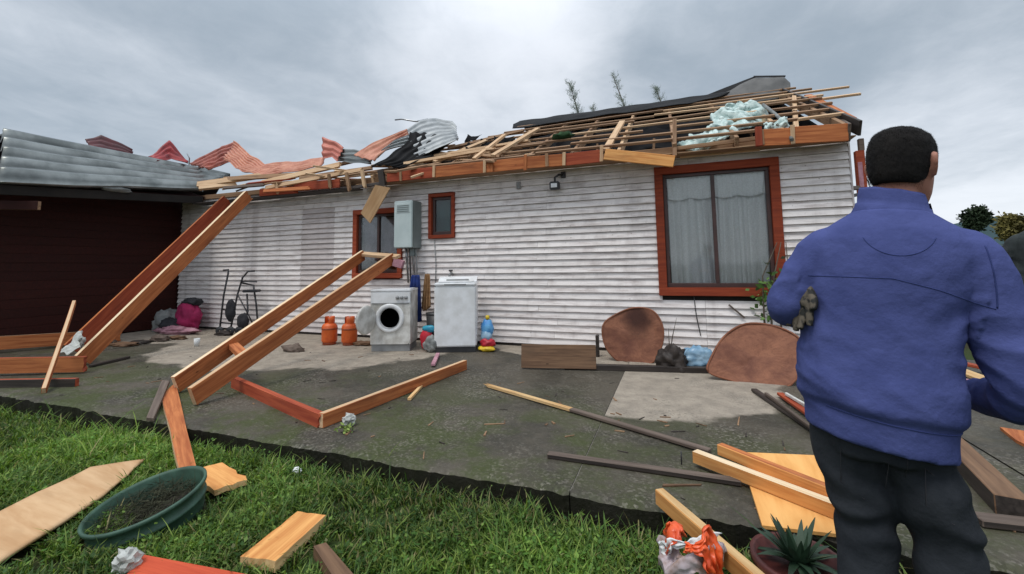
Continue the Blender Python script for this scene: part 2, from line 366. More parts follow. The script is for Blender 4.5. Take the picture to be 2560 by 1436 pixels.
def bm_tube(bm, pts, r, seg=8, mi=0, cap=True):
    pts = [V(p) for p in pts]; rr = r if isinstance(r, (list, tuple)) else [r]*len(pts)
    prev = None; rings = []
    for i, p in enumerate(pts):
        d = (pts[min(i + 1, len(pts) - 1)] - pts[max(i - 1, 0)]).normalized()
        if prev is None: x = d.orthogonal().normalized()
        else: x = (prev - d*prev.dot(d)).normalized()
        prev = x; y = d.cross(x)
        rings.append([bm.verts.new(p + (x*math.cos(2*PI*k/seg) + y*math.sin(2*PI*k/seg))*rr[i]) for k in range(seg)])
    for a, b in zip(rings, rings[1:]):
        for k in range(seg):
            f = bm.faces.new((a[k], a[(k + 1) % seg], b[(k + 1) % seg], b[k])); f.material_index = mi; f.smooth = True
    if cap:
        for rg in (rings[0][::-1], rings[-1]):
            f = bm.faces.new(rg); f.material_index = mi
def tube(name, pts, r, mat, parent=None, seg=8, **tg):
    bm = bmesh.new(); c = V(pts[0]); bm_tube(bm, [V(p) - c for p in pts], r, seg)
    o = from_bm(name, bm, mat, parent, Matrix.Translation(c)); return tag(o, **tg) if tg else o
def bm_lathe(bm, prof, seg=28, mi=0, closed=False):
    rings = [[bm.verts.new((r*math.cos(2*PI*k/seg), r*math.sin(2*PI*k/seg), z)) for k in range(seg)] if r > 1e-6 else [bm.verts.new((0, 0, z))] for r, z in prof]
    for a, b in zip(rings, rings[1:]):
        for k in range(seg):
            k2 = (k + 1) % seg
            vs = [a[k % len(a)], a[k2 % len(a)], b[k2 % len(b)], b[k % len(b)]]
            vs2 = []
            for v in vs:
                if v not in vs2: vs2.append(v)
            if len(vs2) > 2:
                f = bm.faces.new(vs2); f.material_index = mi; f.smooth = True
def lathe(name, prof, mat, parent=None, world=None, seg=28, **tg):
    bm = bmesh.new(); bm_lathe(bm, prof, seg); bmesh.ops.recalc_face_normals(bm, faces=bm.faces)
    o = from_bm(name, bm, mat, parent, world); return tag(o, **tg) if tg else o
def lump(name, c, r, mat, parent=None, amp=0.25, fs=2.0, seed=0, sub=4, flat=0.0, smooth=True, **tg):
    """crumpled cloth or scrap: a noise-folded closed surface with a flattened base"""
    bm = bmesh.new(); bmesh.ops.create_icosphere(bm, subdivisions=sub, radius=1.0)
    for v in bm.verts:
        q = v.co*fs + V((seed*5.7, seed*2.3, seed)); k = 1 + amp*(mnoise.noise(q) + 0.6*abs(mnoise.noise(q*2.3)) + 0.35*mnoise.noise(q*5.1))
        v.co = V((v.co.x*r[0]*k, v.co.y*r[1]*k, max(v.co.z*r[2]*k, -r[2]*(1 - flat))))
    o = from_bm(name, bm, mat, parent, Matrix.Translation(V(c)), smooth); return tag(o, **tg) if tg else o
def box(name, lo, hi, mat, parent=None, bev=0.004, seg=1, **tg):
    lo, hi = V(lo), V(hi); c = (lo + hi)/2; d = hi - lo
    bm = bmesh.new(); bm_box(bm, d.x, d.y, d.z, bev=bev, seg=seg)
    o = from_bm(name, bm, mat, parent, Matrix.Translation(c)); return tag(o, **tg) if tg else o

# ================================================================== SETTING
def ground_mat():
    m, t, b = new_mat('lawn_soil'); oc = t.n('ShaderNodeTexCoord').outputs['Object']
    n = t.noise(oc, 1.3, 6); n2 = t.noise(oc, 14, 5)
    col = t.mix(t.ramp(n, 0, 1, 0.35, 0.65), (0.035, 0.055, 0.016), (0.03, 0.03, 0.014))
    col = t.mix(t.ramp(n2, 0, 0.6, 0.5, 0.7), col, (0.03, 0.022, 0.014))
    lk(t, col, b.inputs['Base Color']); b.inputs['Roughness'].default_value = 0.95; b.inputs['Specular IOR Level'].default_value = 0.1
    bump(t, b, n2, 0.6, 0.03); return m
SLAB_Y = -3.793
ys = [(-900, -0.4), (-60, -0.25), (-12, -0.1), (-8, -0.1), (-6.5, -0.1), (-5.8, -0.1), (-5.2, -0.1), (-4.8, -0.1), (-4.5, -0.1), (-4.2, -0.1), (-4.0, -0.10), (-3.93, -0.125), (-3.85, -0.17), (-3.5, -0.30), (7, -0.3), (8, -0.05), (30, -0.05), (120, -0.3), (1200, -2)]
xs = [-1200, -120, -30, -17] + [x*0.25 for x in range(-52, 29)] + [8.3, 20, 60, 200, 1200]
vs = []; fs = []
for y, z in ys:
    for x in xs: vs.append((x, y, z + (0.022*mnoise.noise(V((x*1.7, y*1.7, 0))) if -8 < y < -3.9 else 0)))
nx = len(xs)
for i in range(len(ys) - 1):
    for j in range(nx - 1): a = i*nx + j; fs.append((a, a + 1, a + nx + 1, a + nx))
ground_vs = vs; tag(pyd('ground', vs, fs, ground_mat(), smooth=True), kind='structure')

def concrete(name, dry, moss_amt):
    m, t, b = new_mat(name); oc = t.n('ShaderNodeTexCoord').outputs['Object']
    sp = t.n('ShaderNodeSeparateXYZ'); lk(t, oc, sp.inputs[0])
    big = t.noise(oc, 1.1, 6, 0.6, 0.3); fine = t.noise(oc, 26, 6, 0.7); mid = t.noise(oc, 6, 6, 0.62)
    wet = t.mix(t.ramp(big, 0, 1, 0.35, 0.65), (0.088, 0.076, 0.058), (0.042, 0.038, 0.029))
    wet = t.mix(t.ramp(mid, 0, 0.55, 0.45, 0.7), wet, (0.105, 0.091, 0.070))
    ms = t.math('MULTIPLY', t.ramp(t.noise(oc, 1.3, 7, 0.68), 0, 1, 0.42, 0.58), t.ramp(sp.outputs[1], 1, 0.0, -3.6, -1.4))
    wet = t.mix(t.math('MULTIPLY', ms, moss_amt), wet, (0.050, 0.062, 0.018))
    drc = t.mix(t.ramp(mid, 0, 1, 0.3, 0.7), (0.36, 0.31, 0.25), (0.25, 0.215, 0.175))
    msk = None
    for (cx, cy, rx, ry, rot) in dry:
        dx = t.math('SUBTRACT', sp.outputs[0], cx); dy = t.math('SUBTRACT', sp.outputs[1], cy)
        c, s = math.cos(rot), math.sin(rot)
        ex = t.math('DIVIDE', t.math('ADD', t.math('MULTIPLY', dx, c), t.math('MULTIPLY', dy, s)), rx)
        ey = t.math('DIVIDE', t.math('SUBTRACT', t.math('MULTIPLY', dy, c), t.math('MULTIPLY', dx, s)), ry)
        d = t.math('SQRT', t.math('ADD', t.math('MULTIPLY', ex, ex), t.math('MULTIPLY', ey, ey)))
        d = t.math('ADD', d, t.math('MULTIPLY', t.math('SUBTRACT', t.noise(oc, 1.8, 4), 0.5), 0.42))
        k = t.ramp(d, 1, 0, 0.965, 1.03)
        msk = k if msk is None else t.math('MAXIMUM', msk, k)
    col = t.mix(msk, wet, drc) if msk else wet
    spk = t.ramp(fine, 0, 0.55, 0.56, 0.72); col = t.mix(t.math('MULTIPLY', spk, 0.75), col, (0.27, 0.245, 0.20))
    spd = t.ramp(t.noise(oc, 40, 4, 0.7), 0, 0.6, 0.58, 0.72); col = t.mix(spd, col, (0.03, 0.027, 0.022))
    ag = t.n('ShaderNodeTexVoronoi'); lk(t, oc, ag.inputs['Vector']); ag.inputs['Scale'].default_value = 75.0
    agc = t.n('ShaderNodeSeparateColor'); lk(t, ag.outputs['Color'], agc.inputs[0])
    gate = t.ramp(t.noise(oc, 1.4, 5), 0.10, 0.75, 0.45, 0.68)
    col = t.mix(t.math('MULTIPLY', t.ramp(agc.outputs[0], 0, 0.5, 0.62, 0.95), gate), col, (0.36, 0.33, 0.28))
    col = t.mix(t.math('MULTIPLY', t.ramp(agc.outputs[1], 0, 0.55, 0.6, 0.95), gate), col, (0.022, 0.02, 0.016))
    # faces of the slab that turn sideways go near black
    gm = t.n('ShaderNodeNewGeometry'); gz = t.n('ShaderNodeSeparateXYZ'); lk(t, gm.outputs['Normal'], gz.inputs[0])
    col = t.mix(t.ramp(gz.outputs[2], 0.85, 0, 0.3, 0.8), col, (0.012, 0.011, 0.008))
    lk(t, col, b.inputs['Base Color'])
    rg = t.ramp(mid, 0.5, 0.75, 0.3, 0.7); lk(t, t.math('MAXIMUM', rg, t.math('MULTIPLY', msk, 0.9)) if msk else rg, b.inputs['Roughness'])
    b.inputs['Specular IOR Level'].default_value = 0.25
    bump(t, b, t.math('ADD', fine, t.math('MULTIPLY', mid, 2.0)), 0.6, 0.012); return m
patio = thing('patio', (0, 0, 0), kind='structure')
def slab(x0, x1, mat, edge_y):
    n = max(2, int((x1 - x0)/0.03)); vs = []; fs = []
    for i in range(n + 1):
        x = x0 + (x1 - x0)*i/n
        e = edge_y + 0.03*mnoise.noise(V((x*1.7, 0, 0))) + 0.022*mnoise.noise(V((x*7, 4, 0))) + 0.012*mnoise.noise(V((x*23, 4, 0)))
        vs += [(x, 0.6, 0), (x, e + 0.03, 0), (x, e, -0.014 - 0.02*abs(mnoise.noise(V((x*9, 2, 0))))), (x, e + 0.03 + 0.04*mnoise.noise(V((x*4, 7, 0))), -0.34), (x, 0.6, -0.34)]
    for i in range(n):
        a = i*5
        for k in range(4): fs.append((a + k, a + k + 1, a + k + 6, a + k + 5))
    fs.append((0, 1, 2, 3, 4)); fs.append(tuple(n*5 + k for k in (4, 3, 2, 1, 0)))
    return pyd('slab', vs, fs, mat, patio)
slab(-16, -0.557, concrete('concrete_wet', [(-5.3, -0.75, 2.35, 1.72, 0.12), (-1.1, -0.25, 1.5, 0.62, -0.2), (-8.6, -0.2, 1.5, 1.5, 0)], 0.95), SLAB_Y)
slab(-0.551, 1.703, concrete('concrete_part_dry', [(-0.30, -1.15, 1.22, 1.44, 0)], 0.7), SLAB_Y)
slab(1.717, 9, concrete('concrete_plain', [(4.5, -0.6, 1.6, 1.3, 0)], 0.5), SLAB_Y)

box('joint_filler', (-0.556, SLAB_Y + 0.03, -0.1), (-0.552, -0.02, -0.004), plain('mortar', (0.30, 0.28, 0.24), (0.10, 0.09, 0.08), 3), patio, bev=0)
# far hills
vs = []; fs = []; NA = 140
for i in range(NA + 1):
    a = -1.9 + 3.8*i/NA; R = 520
    h = 36 + 16*mnoise.noise(V((a*3.1, 2, 0))) + 7*mnoise.noise(V((a*9, 5, 0)))
    for r_, z in ((R, -4), (R + 90, h*0.65), (R + 160, h), (R + 420, -8)): vs.append((r_*math.sin(a), r_*math.cos(a) - 6, z))
for i in range(NA):
    for k in range(3): a = i*4 + k; fs.append((a, a + 1, a + 5, a + 4))
tag(pyd('hills', vs, fs, plain('far_hill', (0.055, 0.085, 0.095), (0.045, 0.07, 0.075), 0.02, 0.95, spec=0.0), smooth=True), kind='structure')

# ================================================================== HOUSE
house = thing('damaged_house', (-4, 0, 0), 'long white clapboard house with orange trim and its roof torn open', 'house')
XL, XR = -9.72, 1.97
BW = (-0.20, 1.255, 0.75, 2.455); KW = (-5.2, -4.195, 0.99, 2.17); SW = (-3.69, -3.215, 1.62, 2.345)
PITCH_Z = 0.0925
rows = int((2.62 - 0.045)/PITCH_Z) + 1
for k in range(rows):
    z0 = 0.045 + k*PITCH_Z; z1 = min(z0 + PITCH_Z, 2.63)
    cuts = [XL]
    jit = random.uniform(-0.25, 0.25)
    seams = [-6.383, -5.629, -2.6 + (0.9 if k % 2 else -0.3) + jit, 0.35 if z1 < 0.8 else 0.2]
    if 2.2 < z0: seams = [-6.6 + jit, -3.1 - jit, 0.2 + jit]
    spans = []
    edges = sorted(seams); a = XL
    for e in edges + [XR]: spans.append((a, e)); a = e
    out = []
    for (a, b) in spans:
        segs = [(a, b)]
        for (x0, x1, w0, w1) in (BW, KW, SW):
            if z1 > w0 + 0.03 and z0 < w1 - 0.03:
                ns = []
                for (p, r) in segs:
                    l, h = x0 + 0.04, x1 - 0.04
                    if r <= l or p >= h: ns.append((p, r)); continue
                    if p < l: ns.append((p, l))
                    if r > h: ns.append((h, r))
                segs = ns
        out += segs
    for (a, b) in out:
        if b - a < 0.03: continue
        g = 0.0015; dz = random.uniform(-0.002, 0.002); dy = random.uniform(-0.003, 0.003); tl = random.uniform(-0.003, 0.003)
        yb, yt = -0.036 + dy, -0.010; z1 = min(z0 + PITCH_Z, 2.63) - 0.007  # gap bares near-black sheathing, standing in for the lap shadow
        vs = [(a + g, yb, z0 + dz), (b - g, yb, z0 + dz + tl), (b - g, yt, z1 + 0.004), (a + g, yt, z1 + 0.004), (a + g, 0, z0 + dz), (b - g, 0, z0 + dz + tl), (b - g, 0, z1 + 0.004), (a + g, 0, z1 + 0.004)]
        patch = (-6.4 < a < -5.6 and b < -5.6 and z0 < 2.2)
        pyd('siding_board', [V(v) - V(((a + b)/2, 0, z0)) for v in vs], [(0, 1, 2, 3), (4, 7, 6, 5), (0, 4, 5, 1), (3, 2, 6, 7), (0, 3, 7, 4), (1, 5, 6, 2)], 'siding2' if patch else 'siding', house, Matrix.Translation(V(((a + b)/2, 0, z0))))
# sheathing behind the boards, with the window openings left open
def wallrects(x0, x1, z0, z1, holes):
    X = sorted({x0, x1, *[h[0] + 0.06 for h in holes], *[h[1] - 0.06 for h in holes]}); Z = sorted({z0, z1, *[h[2] + 0.06 for h in holes], *[h[3] - 0.06 for h in holes]})
    for a, b in zip(X, X[1:]):
        st_ = None
        for c, d in list(zip(Z, Z[1:])) + [(None, None)]:
            hole = c is None or any(h[0] < (a + b)/2 < h[1] and h[2] < (c + d)/2 < h[3] for h in holes)
            if not hole and st_ is None: st_ = c
            if hole and st_ is not None: yield a, b, st_, (c if c is not None else z1); st_ = None
bm = bmesh.new()
for a, b, c, d in wallrects(XL, XR, 0.0, 2.58, [BW, KW, SW]): bm_box(bm, b - a, 0.10, d - c, ((a + b)/2, 0.0525, (c + d)/2))
from_bm('sheathing', bm, 'attic', house)
for nm, lo, hi, mt in (('end_wall', (XR - 0.10, 0.005, 0), (XR - 0.002, 6, 2.6), 'siding'), ('back_wall', (XL, 6, 0), (XR, 6.1, 2.6), 'siding'), ('end_wall', (XL, 0.11, 0), (XL + 0.1, 6, 2.6), 'siding'), ('attic_floor', (XL + 0.1, 0.02, 2.585), (XR - 0.1, 6, 2.62), 'attic'), ('room_floor', (XL + 0.1, 0.11, 0.0), (XR - 0.11, 5.99, 0.05), 'rawdark'), ('partition', (-3.0, 0.11, 0.05), (-2.9, 5.99, 2.58), 'inside'), ('partition', (-3.0, 2.6, 0.05), (1.8, 2.7, 2.58), 'inside'), ('base_beam', (XL, -0.012, -0.02), (XR, 0.05, 0.045), 'darkw')):
    box(nm, lo, hi, mt, house)
box('corner_board', (XR - 0.0, -0.028, 0.02), (XR + 0.022, 0.07, 2.6), 'siding2', house)

def window(name, wd, fw, mull, matf, label, curtain=None):
    x0, x1, z0, z1 = wd; yf = -0.062
    t = thing(name, ((x0 + x1)/2, 0, z0), parent=house); t['label'] = label
    for nm, lo, hi in (('frame', (x0, yf, z1 - fw), (x1, 0.02, z1)), ('frame', (x0, yf, z0), (x1, 0.02, z0 + fw)), ('frame', (x0, yf + 0.003, z0 + fw), (x0 + fw, 0.02, z1 - fw)), ('frame', (x1 - fw, yf + 0.003, z0 + fw), (x1, 0.02, z1 - fw))):
        box(nm, lo, hi, matf, t)
    xi0, xi1, zi0, zi1 = x0 + fw, x1 - fw, z0 + fw, z1 - fw; s = 0.045
    for lo, hi in (((xi0, -0.012, zi1 - s), (xi1, 0.045, zi1 - 0.002)), ((xi0, -0.012, zi0 + 0.002), (xi1, 0.045, zi0 + s*1.25)), ((xi0 + 0.002, -0.010, zi0 + s*1.25), (xi0 + s, 0.045, zi1 - s)), ((xi1 - s, -0.010, zi0 + s*1.25), (xi1 - 0.002, 0.045, zi1 - s))):
        box('sash', lo, hi, 'sash', t)
    ms = [xi0 + s] + [xi0 + (xi1 - xi0)*m for m in mull] + [xi1 - s]
    for m in ms[1:-1]: box('mullion', (m - 0.022, -0.014, zi0 + s*1.25), (m + 0.022, 0.044, zi1 - s), 'sash', t)
    for i in range(len(ms) - 1):
        a = ms[i] + (0.022 if i else 0); b = ms[i + 1] - (0.022 if i < len(ms) - 2 else 0)
        box('pane', (a, 0.012, zi0 + s*1.25), (b, 0.016, zi1 - s), 'glass', t, bev=0)
    return t, (xi0, xi1, zi0, zi1)
wt1, (a, b, c, d) = window('window', BW, 0.105, [0.485], 'trim', 'large two pane window with lace curtains and orange frame')
def pleats(name, x0, x1, z0, z1, y, mat, parent, per=0.11, amp=0.018, scallop=0.0, seed=0):
    n = int((x1 - x0)/0.008); nz = 16; vs = []; fs = []
    for j in range(nz + 1):
        v = j/nz
        for i in range(n + 1):
            x = x0 + (x1 - x0)*i/n
            ph = 2*PI*x/per + 2.5*mnoise.noise(V((x*4, seed, v*0.6)))
            zb = z0 + (scallop*abs(math.sin(PI*(x - x0)/0.28)) if scallop else 0.012*mnoise.noise(V((x*5, seed, 3))))
            vs.append((x + 0.006*math.sin(ph*1.7), y + amp*math.sin(ph)*(0.45 + 0.55*(1 - v)) + 0.004*mnoise.noise(V((x*20, v*4, seed))), zb + (z1 - zb)*v))
    for j in range(nz):
        for i in range(n): q = j*(n + 1) + i; fs.append((q, q + 1, q + n + 2, q + n + 1))
    return pyd(name, vs, fs, mat, parent, WM[parent.name] @ Matrix.Translation(-WM[parent.name].translation), smooth=True)
pleats('curtain', a + 0.06, a + 0.66, c + 0.03, d - 0.06, 0.085, 'curtain', wt1, 0.15, 0.035, seed=1)
pleats('curtain', a + 0.64, b - 0.03, c + 0.03, d - 0.03, 0.09, 'curtain', wt1, 0.10, 0.03, seed=4)
pleats('valance', a + 0.05, b - 0.03, d - 0.32, d - 0.04, 0.042, 'curtain', wt1, 0.10, 0.010, scallop=-0.03, seed=7)
wt2, (a, b, c, d) = window('window', KW, 0.085, [0.5], 'stain_red', 'red framed kitchen window behind the fallen beams')
pleats('curtain', a + 0.02, b - 0.02, c + 0.22, d - 0.05, 0.12, 'curtain2', wt2, 0.2, 0.012, seed=9)
wt3, (a, b, c, d) = window('window', SW, 0.055, [], 'trim', 'small single pane window beside the meter box')
box('blind', (a, 0.11, c), (b, 0.115, d), 'tealroom', wt3, bev=0)

# ---- roof of the right-hand part: open rafters and battens
AL = math.atan2(1.68, 3.3); CA, SA = math.cos(AL), math.sin(AL); SL = 3.3/CA
def roof(x, s, off=0.0): return V((x, -0.3 + s*CA - off*SA, 2.70 + s*SA + off*CA))
RN = V((0, -SA, CA))
for i, x in enumerate([-4.62, -3.95, -3.3, -2.62, -1.95, -1.28, -0.62, 0.07, 0.78, 1.30, 1.90]):
    top = SL - 0.02 if x > -3.2 else (2.4, 2.7, 3.0)[i]
    sag = 0 if x > -3.2 else (-0.28, -0.16, -0.05)[i]
    board('rafter', roof(x, -0.02, -0.07), roof(x + random.uniform(-0.04, 0.04), top, -0.07 + sag), 0.045, 0.125, 'rawdark' if i % 3 else 'raw', RN, house)
    if x > -3.2: board('rear_rafter', (x, 3.02, 4.27), (x, 6.25, 2.62), 0.045, 0.12, 'rawdark', (0, 0.45, 0.9), house)
bat = [(0.10, -4.9, 1.35), (0.52, -4.75, 2.02), (0.97, -4.7, -0.35), (0.95, 0.10, 2.02), (1.42, -4.3, 2.15), (1.86, -3.8, 2.62), (2.30, -3.4, 2.28), (2.72, -3.2, 2.75), (3.14, -3.1, 2.35), (3.50, -3.05, 2.2)]
for s, x0, x1 in bat:
    xx = x0
    while xx < x1 - 0.3:
        xe = min(xx + random.uniform(2.4, 3.4), x1)
        board('batten', roof(xx, s + random.uniform(-0.03, 0.03), 0.02), roof(xe, s + random.uniform(-0.04, 0.04), 0.02), 0.055, 0.035, random.choice(['raw', 'rawdark', 'rawdark']), RN, house, warp=random.uniform(-0.06, 0.06))
        xx = xe
for x in np.arange(-4.5, 1.9, 0.43):
    s = random.uniform(0.35, 1.1); p = roof(x, s, -0.12)
    board('strut', (x + random.uniform(-0.05, 0.05), p.y, 2.62), tuple(p), 0.035, 0.035, 'rawdark', (0, -1, 0), house)
# back slope and felt; lower black sheets added to darken the open attic
sheet('rear_roof', [((-3.1, 3.0, 4.40), (2.1, 3.0, 4.40)), ((-3.1, 6.45, 2.66), (2.1, 6.45, 2.66))], 'black', house, nu=4, waves=26, amp=0.012, thick=0.02)
sheet('roof_felt', [(roof(-3.15, SL + 0.02, 0.075), roof(1.15, SL + 0.02, 0.075)), (roof(-3.2, SL - 0.35, 0.06), roof(0.95, SL - 0.35, 0.06)), (roof(-3.1, SL - 0.72, 0.03), roof(0.4, SL - 0.62, 0.05))], 'ridge', house, nu=6, nv=60, waves=3, amp=0.004, crumple=0.018, thick=0.012, seed=3)
sheet('roof_felt', [(roof(-2.9, 2.6, -0.15), roof(1.6, 2.6, -0.15)), (roof(-3.0, 1.5, -0.22), roof(1.5, 1.7, -0.2)), (roof(-2.8, 0.8, -0.32), roof(1.3, 1.1, -0.3))], 'black', house, nu=6, nv=50, waves=2, amp=0.01, crumple=0.12, thick=0.01, seed=5)
sheet('roof_felt', [(roof(-4.9, 1.9, -0.25), roof(-3.1, 2.6, -0.2)), (roof(-5.0, 0.9, -0.22), roof(-2.9, 1.1, -0.25))], 'black', house, nu=6, nv=30, waves=2, amp=0.01, crumple=0.15, thick=0.01, seed=8)
board('wall_plate', (XL, -0.02, 2.665), (XR, -0.02, 2.665), 0.09, 0.07, 'rawdark', (0, -1, 0), house)
board('soffit', (-4.95, -0.165, 2.562), (XR - 0.9, -0.165, 2.562), 0.25, 0.015, 'rawdark', (0, 0, 1), house)
board('soffit', (1.05, -0.165, 2.563), (XR, -0.165, 2.563), 0.25, 0.015, 'rawdark', (0, 0, 1), house)
# gable end
board('verge_board', roof(2.0, -0.05, -0.05), roof(2.0, SL, -0.05), 0.17, 0.03, 'darkw', (1, 0, 0), house)
pyd('gable', [(XR - 0.05, 0, 2.6), (XR - 0.05, 6, 2.6), (XR - 0.05, 3, 4.2), (XR - 0.08, 0, 2.6), (XR - 0.08, 6, 2.6), (XR - 0.08, 3, 4.2)], [(0, 1, 2), (5, 4, 3), (0, 3, 4, 1), (1, 4, 5, 2), (2, 5, 3, 0)], 'black', house)
# fascia boards, stained orange, with pale rafter tails over the joints
def fascia(p0, p1, h0, h1, mat='stain', y=-0.31, **kw):
    A, B = V(p0), V(p1); return board('fascia_board', A, B, (h0 + h1)/2, 0.028, mat, (0, -1, 0), house, **kw)
fx = [(-4.302, -0.310, 2.631), (-3.431, -0.310, 2.631), (-2.568, -0.310, 2.631), (-1.929, -0.310, 2.629), (-1.362, -0.310, 2.618), (-0.856, -0.310, 2.621)]
for p, r in zip(fx, fx[1:]): fascia(V(p) + V((0.004, random.uniform(-0.004, 0.004), 0)), V(r) - V((0.004, 0, 0)), 0.17, 0.17, random.choice(['stain', 'stain', 'stain_red']))
for p, dz in (((-4.032, -0.334, 2.622), 0), ((-3.417, -0.334, 2.631), 0), ((-2.557, -0.334, 2.625), 0), ((-2.442, -0.334, 2.626), 0), ((-1.921, -0.334, 2.622), 0.02), ((-1.608, -0.334, 2.626), 0), ((-1.356, -0.334, 2.617), 0), ((-0.841, -0.334, 2.641), 0.02), ((1.356, -0.334, 2.630), 0.02), ((1.038, -0.334, 2.635), 0.0)):
    p = V(p); board('rafter_tail', p + V((random.uniform(-0.01, 0.01), 0, -0.085 - dz)), p + V((0, 0, 0.10 + dz)), 0.045, 0.016, random.choice(['raw', 'rawdark', 'stain']), (0, -1, 0), house)
fb = board('fascia_board', (-0.803, -0.345, 2.629), (0.057, -0.400, 2.433), 0.15, 0.028, 'bright', (0, -1, 0.1), house); fb['label'] = 'bright orange fascia board hanging loose over the window'
fascia((1.051, -0.310, 2.640), (1.345, -0.310, 2.624), 0.2, 0.2); fascia((1.368, -0.315, 2.630), (1.889, -0.315, 2.603), 0.2, 0.2)
board('fascia_return', (1.895, -0.330, 2.593), (2.02, 0.35, 2.86), 0.20, 0.03, 'greyw', (1, 0, 0), house)
board('wall_plate', (0.132, -0.090, 2.565), (1.054, -0.090, 2.565), 0.05, 0.05, 'raw', (0, -1, 0), house)
board('batten', (0.086, -0.200, 2.644), (1.063, -0.200, 2.670), 0.05, 0.035, 'rawdark', (0, -1, 0), house)
board('jack_stud', (0.089, -0.100, 3.058), (0.065, -0.320, 2.512), 0.05, 0.05, 'rawdark', (0, -1, 0), house)
board('jack_stud', (1.009, -0.330, 2.771), (1.005, -0.330, 2.538), 0.07, 0.05, 'stain_red', (0, -1, 0), house)
lump('rag', (-1.588, 0.600, 3.238), (0.17, 0.1, 0.06), plain('dark_green_cloth', (0.02, 0.07, 0.02), (0.012, 0.04, 0.012), 9, 0.9), house, sub=3, amp=0.4)['label'] = 'green cloth caught under the battens'
# broken diagonal members
for A, B, w_, mt in (((-2.797, -0.200, 2.801), (-2.716, 0.900, 3.481), 0.06, 'raw'), ((-2.484, -0.200, 2.818), (-2.190, 1.200, 3.621), 0.07, 'raw'), ((-3.557, -0.100, 2.855), (-3.081, 0.900, 3.422), 0.06, 'raw'), ((-3.745, 0.700, 3.298), (-2.592, 1.600, 3.761), 0.05, 'rawdark'), ((-4.059, -0.200, 2.849), (-2.632, 0.200, 3.047), 0.05, 'raw'), ((-3.962, 0.000, 2.966), (-2.219, 0.700, 3.267), 0.04, 'raw'), ((-0.798, -0.250, 2.712), (-0.711, 1.200, 3.549), 0.09, 'raw'), ((-3.424, 0.400, 3.094), (-2.368, -0.200, 2.793), 0.04, 'rawdark'), ((2.126, 1.900, 3.820), (2.072, 0.100, 2.854), 0.10, 'stain'), ((1.910, 1.800, 3.802), (1.433, -0.150, 2.615), 0.055, 'raw')):
    board('broken_member', A, B, w_, 0.04, mt, (0, -1, 0.3), house, ragged=0.04)

for i in range(34):
    x = random.uniform(-4.95, -2.3); sl = random.uniform(0.0, 2.0 if x < -3.3 else 1.4); p = roof(x, sl, random.uniform(-0.1, 0.06)); a = random.gauss(0.15, 0.45); L = random.uniform(0.35, 1.1)
    d = V((math.cos(a), math.sin(a)*CA, math.sin(a)*SA + random.uniform(-0.08, 0.06)))*L/2
    board('broken_batten', p - d, p + d, random.uniform(0.03, 0.06), 0.03, random.choice(['raw', 'rawdark', 'rawdark', 'greyw', 'stain']), RN, house, ragged=0.05)
for i in range(9):
    x = random.uniform(-4.9, -2.6); p = roof(x, random.uniform(0.7, 2.3), random.uniform(-0.05, 0.1)); w_ = random.uniform(0.12, 0.3)
    sheet('felt_scrap', [(p + V((-w_, 0, 0.02)), p + V((w_, 0.05, 0.06))), (p + V((-w_*0.8, -0.12, 0.05)), p + V((w_*1.1, -0.1, -0.04))), (p + V((-w_*0.6, -0.25, -0.10)), p + V((w_*0.7, -0.2, -0.12)))], 'black', house, nu=4, nv=12, waves=1, amp=0.01, crumple=0.08, thick=0.006, seed=50 + i, cs=5)
# ---- collapsed left-hand roof, parts still nailed to the house
for A, B, w_, mt in (((-7.124, -0.310, 2.582), (-6.200, -0.310, 2.571), 0.13, 'stain_red'), ((-6.274, -0.330, 2.617), (-5.246, -0.330, 2.605), 0.15, 'stain_red')):
    board('fascia_board', A, B, w_, 0.028, mt, (0, -1, 0), house)
board('soffit', (-9.0, -0.17, 2.50), (-5.0, -0.17, 2.52), 0.26, 0.02, 'darkw', (0, 0, 1), house)
for A, B, w_, t_, mt in (((-8.165, -0.750, 2.739), (-7.277, -0.200, 2.932), 0.11, 0.05, 'raw'), ((-8.041, -0.800, 2.661), (-7.639, -0.400, 2.765), 0.09, 0.05, 'raw'), ((-7.827, -0.500, 2.861), (-6.293, -0.100, 2.895), 0.08, 0.04, 'rawdark'), ((-6.971, -0.400, 2.734), (-5.465, -0.100, 2.994), 0.10, 0.04, 'raw'), ((-6.843, -0.420, 2.632), (-4.900, -0.200, 2.828), 0.07, 0.04, 'raw'), ((-6.172, -0.300, 2.773), (-4.774, -0.100, 2.872), 0.06, 0.04, 'rawdark'), ((-6.792, -0.500, 2.557), (-5.832, -0.400, 2.557), 0.06, 0.03, 'stain'), ((-7.227, 0.200, 2.941), (-5.490, 0.500, 3.237), 0.06, 0.04, 'rawdark'), ((-5.070, -0.380, 2.758), (-5.014, -0.360, 2.466), 0.05, 0.04, 'rawdark'), ((-4.750, -0.380, 2.776), (-4.704, -0.360, 2.489), 0.05, 0.04, 'raw'), ((-6.581, -0.440, 2.716), (-6.557, -0.420, 2.523), 0.05, 0.03, 'raw'), ((-5.444, -0.380, 2.765), (-5.403, -0.380, 2.527), 0.05, 0.03, 'rawdark'), ((-5.017, -0.300, 2.510), (-4.332, -0.300, 2.543), 0.05, 0.03, 'darkw'), ((-4.414, -0.330, 2.756), (-4.363, -0.330, 2.487), 0.10, 0.05, 'darkw'), ((-7.676, -0.600, 2.666), (-6.859, -0.450, 2.686), 0.05, 0.04, 'greyw')):
    board('broken_member', A, B, w_, t_, mt, (0, -1, 0.35), house, ragged=0.03)

